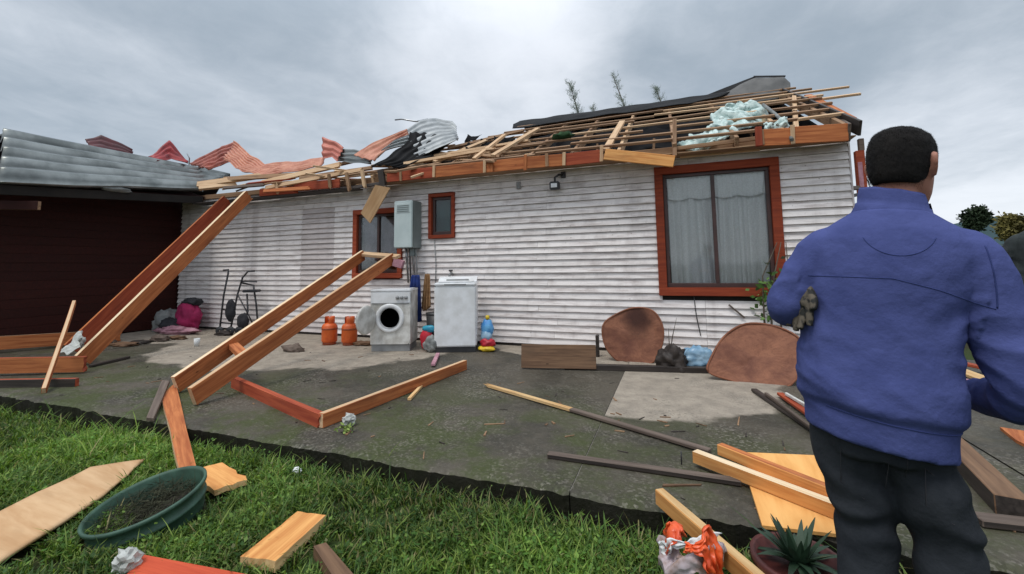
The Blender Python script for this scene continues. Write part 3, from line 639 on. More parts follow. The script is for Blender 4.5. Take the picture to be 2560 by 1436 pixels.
for i in range(26):
    x = random.uniform(-8.3, -5.0); yy = random.uniform(-0.42, 0.5); z = 2.66 + 0.10*random.random() + 0.10*max(0, yy) + 0.08*max(0, x + 6.5); a = random.gauss(0.1, 0.4); L = random.uniform(0.3, 1.0)
    d = V((math.cos(a), math.sin(a), random.uniform(-0.1, 0.16)))*L/2; p = V((x, yy, z))
    board('broken_batten', p - d, p + d, random.uniform(0.03, 0.07), 0.03, random.choice(['raw', 'rawdark', 'raw', 'greyw', 'stain_red']), (0, -0.5, 1), house, ragged=0.05)

# ================================================================== SHED ON THE LEFT
shed = thing('red_shed', (-10.5, -1.5, 0), 'dark red boarded shed in deep shade at the left end of the house', 'shed')
SX = -9.76
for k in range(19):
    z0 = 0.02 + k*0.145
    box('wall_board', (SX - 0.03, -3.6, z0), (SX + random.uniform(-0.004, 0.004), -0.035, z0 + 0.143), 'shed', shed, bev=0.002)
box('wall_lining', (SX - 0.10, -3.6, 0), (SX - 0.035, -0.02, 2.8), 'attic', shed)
for nm, lo, hi in (('rear_wall', (-14, -3.55, 0), (-13.9, 3.2, 2.8)), ('side_wall', (-13.9, -3.6, 0), (SX - 0.1, -3.5, 2.8)), ('side_wall', (-13.9, 3.1, 0), (SX - 0.1, 3.2, 2.8)), ('inner_ceiling', (-13.8, -3.45, 2.62), (SX + 0.9, 0.02, 2.70))):
    if nm != 'inner_ceiling': box(nm, lo, hi, 'shed', shed)
# dark lining and beam added to deepen the shade under the overhang
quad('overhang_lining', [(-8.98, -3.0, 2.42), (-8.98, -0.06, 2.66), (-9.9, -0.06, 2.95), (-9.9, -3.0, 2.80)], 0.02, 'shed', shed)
board('eave_beam', (-9.0, -3.2, 2.33), (-9.0, -0.1, 2.60), 0.14, 0.06, 'attic', (1, 0, 0), shed)
board('corner_post', (-9.05, -0.12, 0.0), (-9.45, -0.10, 2.6), 0.0001 + 0.09, 0.09, 'attic', (1, 0, 0), shed) if False else None
sheet('roof_sheet', [((-8.900, -2.976, 2.449), (-10.600, -2.389, 3.572)), ((-8.900, -1.833, 2.595), (-10.600, -0.835, 3.572)), ((-8.900, -0.184, 2.831), (-10.600, 1.622, 3.567))], 'zincold', shed, nu=14, waves=5, amp=0.10, crumple=0.02, thick=0.004, seed=2, cs=1.2)['label'] = 'weathered corrugated zinc roof of the shed'
quad('roof_slope', [(-10.620, -2.362, 3.555), (-10.620, 1.531, 3.551), (-14.2, 3.3, 2.75), (-14.2, -3.2, 2.75)], 0.03, 'zincold', shed)
board('bracket_arm', (-9.7, -2.95, 2.18), (-8.75, -2.60, 2.15), 0.13, 0.05, 'shed', (0, -1, 0), shed, edge='rawdark')
lump('torn_felt', (-9.000, -1.561, 2.580), (0.10, 0.22, 0.05), 'greyfab', shed, sub=3)

# ================================================================== TORN ROOF SHEETS LYING ON THE LEFT PART
sheet('roof_sheet', [((-4.361, 0.300, 3.598), (-3.929, -0.050, 2.991)), ((-4.241, 0.550, 3.822), (-3.693, 0.000, 3.032)), ((-4.041, 0.750, 3.904), (-3.487, 0.100, 3.156)), ((-3.760, 0.850, 3.853), (-3.328, 0.250, 3.287)), ((-3.626, 0.800, 3.714), (-3.343, 0.350, 3.317))], 'zinc', nu=8, waves=7, amp=0.022, crumple=0.03, thick=0.003, seed=4, cs=2.0, label='curled silver corrugated sheet standing up on the broken roof', cat='roof sheet', group='torn roof sheets')
tube('bent_flashing', [(-4.745, 0.500, 3.904), (-4.595, 0.500, 3.899), (-4.293, 0.500, 3.813), (-4.165, 0.700, 3.905)], 0.014, 'steel', label='thin bent metal strip at the top of the curled silver sheet', cat='metal strip')
sheet('roof_sheet', [((-4.226, 0.200, 3.551), (-3.476, 0.500, 3.359)), ((-4.200, 0.000, 3.218), (-3.621, 0.200, 3.115)), ((-4.399, -0.250, 2.952), (-3.744, -0.100, 2.894)), ((-4.574, -0.350, 2.813), (-4.023, -0.250, 2.769))], 'ridge', nu=6, waves=5, amp=0.02, crumple=0.06, thick=0.004, seed=12, label='black corrugated sheet under the curled silver one', cat='roof sheet', group='torn roof sheets')
sheet('roof_sheet', [((-4.310, 0.250, 3.613), (-4.250, 0.200, 3.454)), ((-4.762, 0.200, 3.480), (-4.475, 0.100, 3.296)), ((-5.246, 0.150, 3.316), (-4.731, 0.000, 3.086)), ((-5.335, 0.100, 3.217), (-4.766, -0.050, 2.994))], 'peach', nu=6, waves=3, amp=0.02, crumple=0.04, thick=0.003, seed=14, label='narrow pink sheet pointing up to the curled silver one', cat='roof sheet', group='torn roof sheets')
sheet('roof_sheet', [((-4.208, 0.150, 3.449), (-4.170, 0.120, 3.267)), ((-4.476, 0.100, 3.367), (-4.603, 0.050, 3.170)), ((-4.646, 0.050, 3.231), (-4.730, 0.000, 3.044))], 'zinc', nu=5, waves=3, amp=0.02, crumple=0.03, thick=0.003, seed=15, label='pale grey sheet sliver beneath the narrow pink one', cat='roof sheet', group='torn roof sheets')
sheet('roof_sheet', [((-6.256, 0.300, 3.710), (-6.106, 0.150, 3.241)), ((-5.989, 0.300, 3.600), (-5.886, 0.150, 3.242)), ((-5.727, 0.300, 3.445), (-5.724, 0.100, 3.123))], 'redsheet', nu=6, waves=3, amp=0.02, crumple=0.04, thick=0.003, seed=16, label='small upright red sheet with a pointed corner above the broken eave', cat='roof sheet', group='torn roof sheets')
sheet('roof_sheet', [((-5.964, 0.350, 3.454), (-5.771, 0.150, 3.139)), ((-5.510, 0.300, 3.375), (-5.332, 0.100, 3.055)), ((-5.001, 0.200, 3.191), (-4.898, 0.000, 2.975))], 'zincold', nu=5, waves=3, amp=0.018, crumple=0.03, thick=0.003, seed=17, label='dark grey sheet right of the pointed red one', cat='roof sheet', group='torn roof sheets')
sheet('roof_sheet', [((-9.096, 0.600, 4.019), (-8.841, 0.200, 3.534)), ((-8.465, 0.500, 3.628), (-8.024, 0.000, 3.118)), ((-7.924, 0.450, 3.362), (-7.444, -0.100, 2.982)), ((-7.204, 0.500, 3.353), (-6.742, -0.050, 2.991)), ((-6.399, 0.500, 3.362), (-6.020, 0.000, 3.055))], 'peach', nu=8, waves=8, amp=0.02, crumple=0.05, thick=0.003, seed=18, label='long sagging peach corrugated sheet draped over the fallen rafters', cat='roof sheet', group='torn roof sheets')
sheet('roof_sheet', [((-11.523, 1.200, 3.888), (-9.767, 0.500, 3.433)), ((-10.399, 1.000, 4.031), (-9.115, 0.400, 3.458)), ((-9.208, 0.700, 4.068), (-8.641, 0.250, 3.448))], 'redsheet', nu=6, waves=5, amp=0.03, crumple=0.04, thick=0.003, seed=19, label='tented red sheet rising to a peak behind the shed roof', cat='roof sheet', group='torn roof sheets')
sheet('roof_sheet', [((-10.900, -0.051, 3.715), (-10.400, -0.172, 3.563)), ((-11.000, 0.385, 4.202), (-10.600, 0.244, 3.716)), ((-10.800, 0.605, 3.802), (-10.400, 0.467, 3.616))], 'redsheet2', nu=6, waves=3, amp=0.03, crumple=0.05, thick=0.003, seed=21, label='bright crimson sheet folded to a point on the shed roof', cat='roof sheet', group='torn roof sheets')
sheet('roof_sheet', [((-11.200, -1.021, 3.850), (-10.700, -1.145, 3.595)), ((-11.200, -0.807, 4.029), (-10.700, -0.942, 3.631)), ((-11.000, -0.322, 3.803), (-10.700, -0.435, 3.603))], plain('maroon_sheet', (0.10, 0.012, 0.016), (0.05, 0.008, 0.01), 5, 0.5), nu=6, waves=3, amp=0.03, crumple=0.05, thick=0.003, seed=22, label='low maroon sheet farthest left on the shed roof', cat='roof sheet', group='torn roof sheets')
tube('wire', [(-10.300, 0.431, 3.580), (-10.300, 0.432, 3.730), (-10.300, 0.376, 3.828)], 0.012, 'steel', label='thin bent wire sticking up beside the crimson sheet', cat='wire')
# grey sheet flipped up over the ridge
sheet('ridge_sheet', [((-0.212, 3.100, 4.414), (-0.174, 2.900, 4.222)), ((0.773, 3.100, 4.498), (0.790, 2.950, 4.310)), ((1.646, 3.200, 4.777), (1.583, 3.100, 4.658))], 'ridge', nu=8, nv=10, waves=1, amp=0.0, crumple=0.01, thick=0.02, seed=23, label='long black strip bent up along the ridge towards the grey sheet', cat='roof sheet')
sheet('ridge_sheet', [((0.631, 3.000, 4.385), (0.645, 2.700, 4.131)), ((1.167, 3.080, 4.542), (1.057, 2.600, 4.067)), ((1.618, 3.130, 4.712), (1.461, 2.600, 4.052)), ((2.095, 3.130, 4.646), (1.797, 2.600, 4.061)), ((2.184, 3.100, 4.509), (2.079, 2.750, 4.117))], 'greysheet', nu=8, nv=12, waves=1, amp=0.006, crumple=0.012, thick=0.015, seed=24, label='broad grey sheet with a bent corner flipped up over the ridge', cat='roof sheet')
board('ridge_lip', (1.598, 3.160, 4.760), (2.129, 3.160, 4.676), 0.03, 0.03, 'pdark', (0, -1, 0), label='dark metal lip along the top of the flipped grey sheet', cat='metal lip')
# insulation
def insul(name, st, seed, label):
    o = sheet(name, st, 'insul', nu=16, nv=44, waves=3, amp=0.02, crumple=0.15, thick=0.04, seed=seed, cs=5.0, rough2=0.022, label=label, cat='insulation', group='torn insulation blankets')
    return o
insul('insulation', [((0.727, 1.300, 3.629), (1.293, 1.200, 3.549)), ((0.653, 0.900, 3.352), (1.295, 0.800, 3.207)), ((0.542, 0.350, 2.999), (0.967, 0.400, 2.999)), ((0.254, 0.050, 2.820), (0.733, 0.050, 2.779)), ((0.098, -0.120, 2.685), (0.469, -0.120, 2.653))], 31, 'large pale teal insulation blanket spilling down the open rafters')
insul('insulation', [((1.159, 0.100, 2.935), (1.393, 0.200, 2.967)), ((1.095, -0.120, 2.774), (1.328, -0.100, 2.770))], 33, 'small pale insulation scrap behind the right fascia board')
tube('torn_hose', [(1.305, 0.900, 3.440), (1.384, 0.600, 3.192), (1.384, 0.200, 2.953), (1.346, -0.200, 2.719), (1.335, -0.360, 2.569)], 0.022, 'greyfab', seg=8, label='pale ribbed hose hanging from the insulation over the fascia', cat='hose')

# ================================================================== THINGS ON THE WALL
with at((-3.985, -0.020, 1.469), 0.0):
    mb = thing('meter_box', (0, 0, 0), 'tall pale grey metal box hung on the wall between two windows', 'meter box')
    box('case', (-0.175, -0.26, 0.0), (0.155, -0.0, 0.76), 'boxside', mb, bev=0.012, seg=2)
    box('front_panel', (-0.18, -0.290, 0.005), (0.16, -0.262, 0.755), 'box', mb, bev=0.012, seg=2)
    box('louvre_plate', (-0.13, -0.295, 0.56), (0.12, -0.2902, 0.71), 'box', mb)
    for k in range(4): box('louvre', (-0.115, -0.301, 0.578 + k*0.03), (0.105, -0.2952, 0.592 + k*0.03), 'boxside', mb, bev=0.002)
    for i, (x, zz) in enumerate(((-0.06, -0.55), (0.0, -0.8), (0.06, -0.42), (0.12, -0.65))):
        bm = bmesh.new(); bm_tube(bm, [(x, -0.12, 0.02), (x, -0.10, -0.15), (x + 0.01, -0.07, zz)], 0.011 if i % 2 else 0.016, 8)
        from_bm('pipe', bm, ('steel', 'pdark', 'steel', 'pgrey')[i], mb)
    box('valve', (0.03, -0.16, -0.12), (0.10, -0.06, -0.005), 'boxside', mb)
with at((-1.552, -0.040, 2.373)):
    fl = thing('flood_light', (0, 0, 0), 'small floodlight on a bent arm under the eave', 'floodlight')
    bm = bmesh.new(); bm_tube(bm, [(0.10, 0.0, 0.10), (0.05, -0.05, 0.09), (0.0, -0.08, 0.05), (0.0, -0.08, -0.02)], 0.016, 8); from_bm('arm', bm, 'pdark', fl)
    box('lamp_housing', (-0.07, -0.14, -0.13), (0.07, -0.05, -0.015), 'pdark', fl, bev=0.012, seg=2)
    box('lamp_lens', (-0.045, -0.146, -0.105), (0.045, -0.1402, -0.045), 'enamel', fl)
    box('wall_plate', (0.07, -0.01, 0.05), (0.14, 0.012, 0.14), 'pdark', fl)
box('cable_junction', (-2.165, -0.060, 2.317), (-2.106, -0.025, 2.422), 'pgrey', label='tiny grey junction box high on the white wall', cat='junction box')
tap = thing('wall_tap', (-3.264, -0.030, 1.035), 'small grey tap above the top loading washer', 'tap')
bm = bmesh.new(); bm_tube(bm, [(0, 0.03, 0.02), (0, -0.05, 0.03), (0, -0.09, 0.02), (0, -0.10, -0.06)], 0.02, 8); from_bm('spout', bm, 'pgrey', tap, Matrix.Translation(WM[tap.name].translation))
bm = bmesh.new(); bm_tube(bm, [(-0.03, -0.05, 0.07), (0.03, -0.05, 0.07)], 0.014, 6); bm_tube(bm, [(0, -0.05, 0.03), (0, -0.05, 0.07)], 0.012, 6); from_bm('handle', bm, 'pdark', tap, Matrix.Translation(WM[tap.name].translation))
tube('wall_conduit', [(-3.583, -0.040, 1.599), (-3.553, -0.040, 1.214), (-3.561, -0.050, 0.710)], 0.008, 'pgrey', label='thin grey conduit running down the wall left of the top loader', cat='conduit')
tube('loose_wire', [(0.219, -0.035, 0.740), (0.236, -0.040, 0.499), (0.275, -0.050, 0.252)], 0.006, 'pdark', label='thin dark wire hanging below the large window', cat='wire')
quad('hanging_board', [(-4.481, -0.360, 2.505), (-4.193, -0.360, 2.436), (-4.622, -0.300, 1.896), (-4.810, -0.300, 2.072)], 0.02, 'ply', edge='raw', label='tan board dangling from the eave over the kitchen window', cat='board')
with at((-3.765, -0.100, 1.027)):
    cl_ = thing('hanging_cloth', (0, 0, 0), 'dark blue cloth hanging on the wall between the two washers', 'cloth')
    def drape(nm, x0, x1, top, bot, mat, y, seed):
        vs = []; fs = []; n = 26; m_ = 22
        for j in range(m_ + 1):
            v = j/m_; k = 0.5 + 0.5*v**0.7; cx = (x0 + x1)/2
            for i in range(n + 1):
                u = i/n; x = cx + (x0 - cx + (x1 - x0)*u)*k
                vs.append((x, y - 0.03*math.sin(u*19 + seed)*(0.3 + v) - 0.03*v, top + (bot + 0.03*math.sin(u*5 + seed) - top)*v))
        for j in range(m_):
            for i in range(n): q = j*(n + 1) + i; fs.append((q, q + 1, q + n + 2, q + n + 1))
        o = pyd(nm, vs, fs, mat, cl_, smooth=True); so = o.modifiers.new('t', 'SOLIDIFY'); so.thickness = 0.006
    drape('blue_fold', -0.10, 0.17, 0.02, -0.66, 'bluefab', -0.24, 1); drape('tan_fold', 0.10, 0.26, 0.03, -0.50, 'tanfab', -0.14, 3)
    bm = bmesh.new(); bm_tube(bm, [(0.0, 0.09, 0.05), (0.0, -0.12, 0.05), (0.0, -0.21, 0.03), (0.0, -0.22, 0.05)], 0.008, 6); from_bm('hook', bm, 'steel', cl_)

# ================================================================== APPLIANCES
def ring_front(bm, w_, h0, h1, cx, cz, r, y, seg=40):
    """front panel with a round opening"""
    circ = []; outer = []
    for k in range(seg):
        a = 2*PI*k/seg; c, s = math.cos(a), math.sin(a)
        circ.append(bm.verts.new((cx + r*c, y, cz + r*s)))
        tx = (w_/2 - cx)/c if c > 1e-6 else ((-w_/2 - cx)/c if c < -1e-6 else 1e9); tz = (h1 - cz)/s if s > 1e-6 else ((h0 - cz)/s if s < -1e-6 else 1e9)
        tt = min(tx, tz); outer.append(bm.verts.new((cx + tt*c, y, cz + tt*s)))
    for k in range(seg): bm.faces.new((circ[k], circ[(k + 1) % seg], outer[(k + 1) % seg], outer[k]))
    for z in (h0, h1):
        for x in (-w_/2, w_/2): pass
with at((-3.755, -0.93, 0.0), math.radians(20)):
    wm = thing('front_load_washer', (0, 0, 0), 'dirty white front loading washer with its round door open', 'washing machine')
    Wd, Hh, Dp = 0.56, 0.86, 0.44
    bm = bmesh.new(); bm_box(bm, Wd, 0.02, Hh - 0.10, (0, Dp - 0.01, 0.10 + (Hh - 0.10)/2)); bm_box(bm, 0.02, Dp, Hh - 0.10, (-Wd/2 + 0.01, Dp/2, 0.10 + (Hh - 0.10)/2)); bm_box(bm, 0.02, Dp, Hh - 0.10, (Wd/2 - 0.01, Dp/2, 0.10 + (Hh - 0.10)/2))
    from_bm('cabinet', bm, 'enamel2', wm)
    bm = bmesh.new(); ring_front(bm, Wd, 0.10, 0.66, -0.01, 0.46, 0.135, -0.001)
    for a_, b_ in (((-Wd/2, -0.001, 0.10), (-Wd/2, 0.02, 0.66)),): pass
    bmesh.ops.recalc_face_normals(bm, faces=bm.faces); o = from_bm('front_panel', bm, 'enamel2', wm); so = o.modifiers.new('t', 'SOLIDIFY'); so.thickness = 0.012; so.offset = -1 if False else 0
    box('control_panel', (-Wd/2, -0.012, 0.66), (Wd/2, 0.06, Hh - 0.035), 'enamel', wm, bev=0.01, seg=2)
    box('drawer_line', (-Wd/2 + 0.02, -0.016, 0.655), (Wd/2 - 0.02, -0.0125, 0.672), 'pgrey', wm, bev=0.001)
    box('top_panel', (-Wd/2 - 0.005, -0.014, Hh - 0.033), (Wd/2 + 0.005, Dp, Hh), 'enamel', wm, bev=0.008, seg=2)
    box('plinth', (-Wd/2 + 0.01, 0.015, 0.0), (Wd/2 - 0.01, Dp - 0.02, 0.098), 'pgrey', wm)
    R90 = Matrix.Rotation(PI/2, 4, 'X')
    lathe('door_ring', [(0.135, 0.0), (0.14, 0.014), (0.185, 0.02), (0.20, 0.010), (0.202, -0.004)], 'enamel', wm, Matrix.Translation((-0.01, -0.006, 0.46)) @ R90, 40)
    lathe('drum', [(0.136, 0.03), (0.15, -0.05), (0.20, -0.10), (0.20, -0.40), (0.0, -0.42)], 'black', wm, Matrix.Translation((-0.01, 0.0, 0.46)) @ R90, 32)
    dm = Matrix.Translation((-0.21, -0.02, 0.46)) @ Matrix.Rotation(math.radians(70), 4, 'Z') @ Matrix.Translation((-0.19, 0, 0)) @ R90
    lathe('door', [(0.0, 0.03), (0.11, 0.028), (0.15, 0.022), (0.185, 0.02), (0.20, 0.0), (0.185, -0.02), (0.15, -0.022), (0.135, -0.05), (0.0, -0.075)], 'enamel2', wm, dm, 36)
    for k in range(3): lathe('knob', [(0.0, 0.03), (0.022, 0.028), (0.026, 0.0)], 'pgrey', wm, Matrix.Translation((0.10 + k*0.06, -0.0125, 0.745)) @ R90, 16)
with at((-2.835, -0.745, 0.0), math.radians(22)):
    wm = thing('top_load_washer', (0, 0, 0), 'tall clean white top loading washer beside the colourful packet', 'washing machine')
    Wd, Hh, Dp = 0.575, 0.98, 0.50
    box('cabinet', (-Wd/2, 0, 0.075), (Wd/2, Dp, 0.90), 'enamel', wm, bev=0.018, seg=3)
    box('plinth', (-Wd/2 + 0.01, 0.02, 0), (Wd/2 - 0.01, Dp - 0.02, 0.074), 'pdark', wm)
    box('top_rim', (-Wd/2 - 0.003, -0.006, 0.90), (Wd/2 + 0.003, Dp, 0.945), 'enamel', wm, bev=0.014, seg=3)
    box('lid', (-Wd/2 + 0.05, 0.02, 0.944), (Wd/2 - 0.05, Dp - 0.16, 0.962), 'enamel', wm, bev=0.006, seg=2)
    box('lid_grip', (-0.15, -0.011, 0.912), (0.15, -0.0062, 0.93), 'pgrey', wm, bev=0.002)
    quad('control_panel', [(-Wd/2 + 0.01, Dp - 0.17, 0.955), (Wd/2 - 0.01, Dp - 0.17, 0.955), (Wd/2 - 0.01, Dp - 0.01, 1.02), (-Wd/2 + 0.01, Dp - 0.01, 1.02)], 0.06, 'enamel', wm)
    box('button_strip', (-0.16, Dp - 0.175, 0.957), (0.16, Dp - 0.12, 0.985), 'pgrey', wm)
    for x in (-0.22, 0.22): lathe('foot', [(0, 0), (0.025, 0), (0.02, 0.03)], 'pdark', wm, Matrix.Translation((x, 0.06, 0.0)), 12)

def gas(loc, rz, label, sc):
    with at(loc, rz, sc=sc):
        g = thing('gas_cylinder', (0, 0, 0), label, 'gas cylinder', 'gas cylinders by the wall')
        lathe('foot_ring', [(0.095, 0.0), (0.115, 0.0), (0.115, 0.045), (0.10, 0.045)], 'gasd', g)
        lathe('tank', [(0.0, 0.02), (0.09, 0.025), (0.13, 0.055), (0.135, 0.08), (0.135, 0.27), (0.137, 0.275), (0.135, 0.28), (0.132, 0.33), (0.11, 0.365), (0.07, 0.385), (0.0, 0.39)], 'gas', g)
        lathe('weld_band', [(0.1352, 0.268), (0.1385, 0.272), (0.1385, 0.296), (0.1352, 0.30)], 'gasd', g)
        bm = bmesh.new(); bm_lathe(bm, [(0.085, 0.36), (0.088, 0.44), (0.086, 0.50), (0.080, 0.50), (0.082, 0.44), (0.079, 0.36)], 28)
        bmesh.ops.delete(bm, geom=[f for f in bm.faces if f.calc_center_median().z > 0.38 and abs(math.atan2(f.calc_center_median().y, f.calc_center_median().x) + 1.9) < 0.55 and f.calc_center_median().z < 0.49], context='FACES')
        from_bm('collar', bm, 'gas', g)
        lathe('valve', [(0.0, 0.385), (0.025, 0.385), (0.022, 0.42), (0.03, 0.43), (0.03, 0.455), (0.012, 0.46), (0.012, 0.50), (0.0, 0.505)], 'steel', g, None, 14)
gas((-5.03, -0.72, 0), 0.3, 'orange gas cylinder farther from the open washer', 0.85)
gas((-4.70, -0.66, 0), -0.2, 'orange gas cylinder nearer to the open washer', 0.85)

# small stuff between and beside the appliances
bg1 = thing('black_bin', (-3.29, -0.45, 0), 'black bucket with a lid between the two washers', 'bucket')
lathe('pail', [(0.0, 0.0), (0.13, 0.0), (0.16, 0.48), (0.15, 0.48), (0.12, 0.02), (0, 0.02)], 'pdark', bg1, Matrix.Translation((-3.29, -0.45, 0)))
lathe('lid', [(0.165, 0.48), (0.165, 0.50), (0.0, 0.52)], 'pdark', bg1, Matrix.Translation((-3.29, -0.45, 0)))
pk = thing('detergent_bag', (-3.30, -0.72, 0), 'red and cyan detergent bag standing between the two washers', 'packet')
lump('pouch', (-3.31, -0.70, 0.15), (0.10, 0.06, 0.16), 'redp', pk, amp=0.18, seed=3, sub=3)
lump('cyan_flap', (-3.27, -0.71, 0.30), (0.10, 0.045, 0.05), 'teal', pk, amp=0.2, seed=4, sub=3)
lump('cloth_bundle', (-3.17, -0.78, 0.10), (0.11, 0.09, 0.11), 'greyfab', amp=0.35, seed=6, label='grey cloth bundle against the left side of the top loader', cat='cloth')
tp = thing('toy_packet', (-2.47, -0.50, 0), 'blue red and yellow plastic bag right of the top loader', 'plastic bag')
lump('blue_top', (-2.48, -0.48, 0.30), (0.085, 0.06, 0.13), 'bluep', tp, amp=0.25, seed=8, sub=3)
lump('pale_middle', (-2.48, -0.50, 0.20), (0.085, 0.06, 0.08), 'bluebag', tp, amp=0.2, seed=9, sub=3)
lump('red_base', (-2.46, -0.52, 0.11), (0.10, 0.07, 0.065), 'redp', tp, amp=0.3, seed=10, sub=3)
lump('yellow_base', (-2.46, -0.53, 0.035), (0.12, 0.08, 0.04), 'yellowp', tp, amp=0.3, seed=11, sub=3)
lathe('cap', [(0.0, 0.06), (0.026, 0.055), (0.03, 0.0), (0.0, 0.0)], 'yellowp', tp, Matrix.Translation((-2.47, -0.48, 0.425)), 14)

# walker
with at((-7.45, -0.42, 0), math.radians(24)):
    wk = thing('walking_frame', (0, 0, 0), 'black wheeled walking frame folded against the white wall', 'walking frame')
    def tb(nm, pts, r=0.016, mat='tube'):
        bm = bmesh.new(); bm_tube(bm, pts, r, 8); from_bm(nm, bm, mat, wk)
    tb('left_post', [(-0.36, 0.16, 1.16), (-0.26, 0.14, 1.17), (-0.25, 0.12, 1.10), (-0.29, 0.08, 0.7), (-0.30, 0.02, 0.08)])
    tb('right_post', [(0.20, 0.16, 1.14), (0.08, 0.16, 1.13), (-0.0, 0.14, 1.02), (-0.06, 0.10, 0.7), (-0.10, 0.0, 0.08)])
    tb('rear_leg', [(0.0, 0.14, 0.92), (0.22, 0.10, 0.88), (0.30, 0.06, 0.55), (0.40, -0.02, 0.05)])
    tb('rear_leg', [(0.10, 0.12, 0.72), (0.16, 0.06, 0.4), (0.05, 0.0, 0.07)])
    tb('cross_brace', [(-0.06, 0.10, 0.72), (0.12, 0.08, 0.42), (0.30, 0.04, 0.12)], 0.012)
    tb('cross_brace', [(-0.29, 0.08, 0.45), (-0.08, 0.05, 0.40)], 0.012); tb('cross_brace', [(-0.30, 0.03, 0.22), (-0.10, 0.02, 0.20)], 0.012)
    box('seat', (0.08, -0.02, 0.75), (0.34, 0.16, 0.80), 'tube', wk, bev=0.015, seg=2); tb('seat_bar', [(0.0, 0.1, 0.95), (0.28, 0.1, 0.94)], 0.012)
    lump('seat_pouch', (-0.14, 0.05, 0.42), (0.09, 0.05, 0.20), 'blackfab', wk, amp=0.25, seed=2, sub=3)
    lump('seat_pouch', (0.10, 0.02, 0.24), (0.10, 0.06, 0.14), 'blackfab', wk, amp=0.25, seed=5, sub=3)
    for x, y in ((-0.30, 0.02), (-0.10, 0.0), (0.40, -0.02), (0.05, 0.0)):
        lathe('wheel', [(0.02, -0.015), (0.065, -0.015), (0.075, 0.0), (0.065, 0.015), (0.02, 0.015)], 'pdark', wk, Matrix.Translation((x, y, 0.075)) @ Matrix.Rotation(PI/2, 4, 'X'), 18)
bp = thing('pink_backpack', (-8.85, -0.35, 0), 'crimson backpack with a black top slumped in the shed corner', 'backpack')
lump('bag_body', (-8.85, -0.35, 0.27), (0.27, 0.16, 0.30), 'pink', bp, amp=0.22, seed=13)
lump('black_flap', (-8.82, -0.32, 0.55), (0.20, 0.13, 0.08), 'blackfab', bp, amp=0.3, seed=14)
lump('pale_clothes', (-8.75, -0.62, 0.05), (0.45, 0.16, 0.08), 'palepink', amp=0.5, seed=15, label='pale pink clothes spread on the slab below the backpack', cat='clothes')
lump('grey_sack', (-9.35, -0.42, 0.16), (0.20, 0.22, 0.25), 'greyfab', amp=0.3, seed=16, label='grey sack leaning in the corner left of the backpack', cat='sack')
lump('dark_bag', (-9.1, -0.5, 0.10), (0.22, 0.16, 0.16), 'blackfab', amp=0.3, seed=17, label='black bag between the grey sack and the backpack', cat='bag')
lathe('paper_cup', [(0.0, 0.0), (0.032, 0.0), (0.042, 0.12), (0.038, 0.12), (0.03, 0.01), (0, 0.01)], 'whitep', None, Matrix.Translation(V((-6.929, -1.447, 0.000))), 18, label='small white cup standing on the slab in front of the backpack', cat='cup')
k = 0
for px, c_ in (((-8.749, -1.684, 0.000), 'dark rubbish heap at the foot of the leaning beams'), ((-8.171, -1.739, 0.000), 'flat dark scrap right of the leaning beams'), ((-8.162, -1.515, 0.000), 'brown scrap between the beams and the cup'), ((-8.110, -1.265, 0.000), 'brown scrap left of the cup below the grey sack'), ((-7.983, -1.064, 0.000), 'dark scrap just below the black bag'), ((-7.622, -0.519, 0.000), 'dark scrap under the walking frame'), ((-5.134, -1.307, 0.000), 'dark damp leaves on the dry concrete before the gas cylinders'), ((-4.509, -0.603, 0.000), 'dark scrap at the foot of the open washer door')):
    k += 1
    tag(lump('rubbish', V(px) + V((0, 0, 0.02)), (random.uniform(0.14, 0.26), random.uniform(0.08, 0.12), random.uniform(0.025, 0.07)), ('darkw', 'greyw', 'brownw')[k % 3], amp=0.6, fs=2.6, seed=40 + k, sub=3), c_, 'rubbish', 'rubbish scattered along the wall')

# ================================================================== FALLEN TIMBER
n_up = (0, 0, 1)
def lean(A, B): d = V(B) - V(A); return d.cross(V((0, 0, 1)))
A, B = (-6.953, -2.807, 0.070), (-7.120, -0.550, 2.500); board('fallen_beam', A, B, 0.19, 0.05, 'stain', lean(A, B), edge='edgew', warp=0.035, ragged=0.018, label='front one of the two long beams leaning from the eave beside the shed', cat='beam', group='long leaning beams')
A, B = (-8.063, -2.428, 0.080), (-7.947, -0.350, 2.497); board('fallen_beam', A, B, 0.19, 0.05, 'stain_red', lean(A, B), edge='stain', warp=0.035, ragged=0.018, label='rear one of the two long beams leaning from the eave beside the shed', cat='beam', group='long leaning beams')
A, B = (-9.340, -2.940, 0.160), (-8.733, -1.491, 0.100); board('fallen_beam', A, B, 0.19, 0.05, 'stain', (0.5, -1, 0), edge='rawdark', warp=0.035, ragged=0.018, label='upper horizontal orange plank at the left edge crossing the leaning beams', cat='plank')
A, B = (-7.487, -3.543, 0.120), (-6.435, -3.021, 0.100); board('fallen_beam', A, B, 0.17, 0.05, 'stain', (0.4, -1, 0), edge='stain_red', warp=0.035, ragged=0.018, label='middle horizontal orange plank at the left edge above the grass', cat='plank')
A, B = (-6.765, -3.774, 0.030), (-5.767, -3.394, 0.030); board('fallen_beam', A, B, 0.10, 0.05, 'darkw', (0.3, -1, 0), edge='stain_red', label='lowest horizontal red plank at the left edge lying on the slab', cat='plank')
A, B = (-5.743, -3.646, 0.020), (-7.200, -2.825, 0.773); board('loose_stick', A, B, 0.07, 0.035, 'stain', lean(A, B), edge='raw', warp=0.035, label='thin upright stick propped against the horizontal planks', cat='stick')
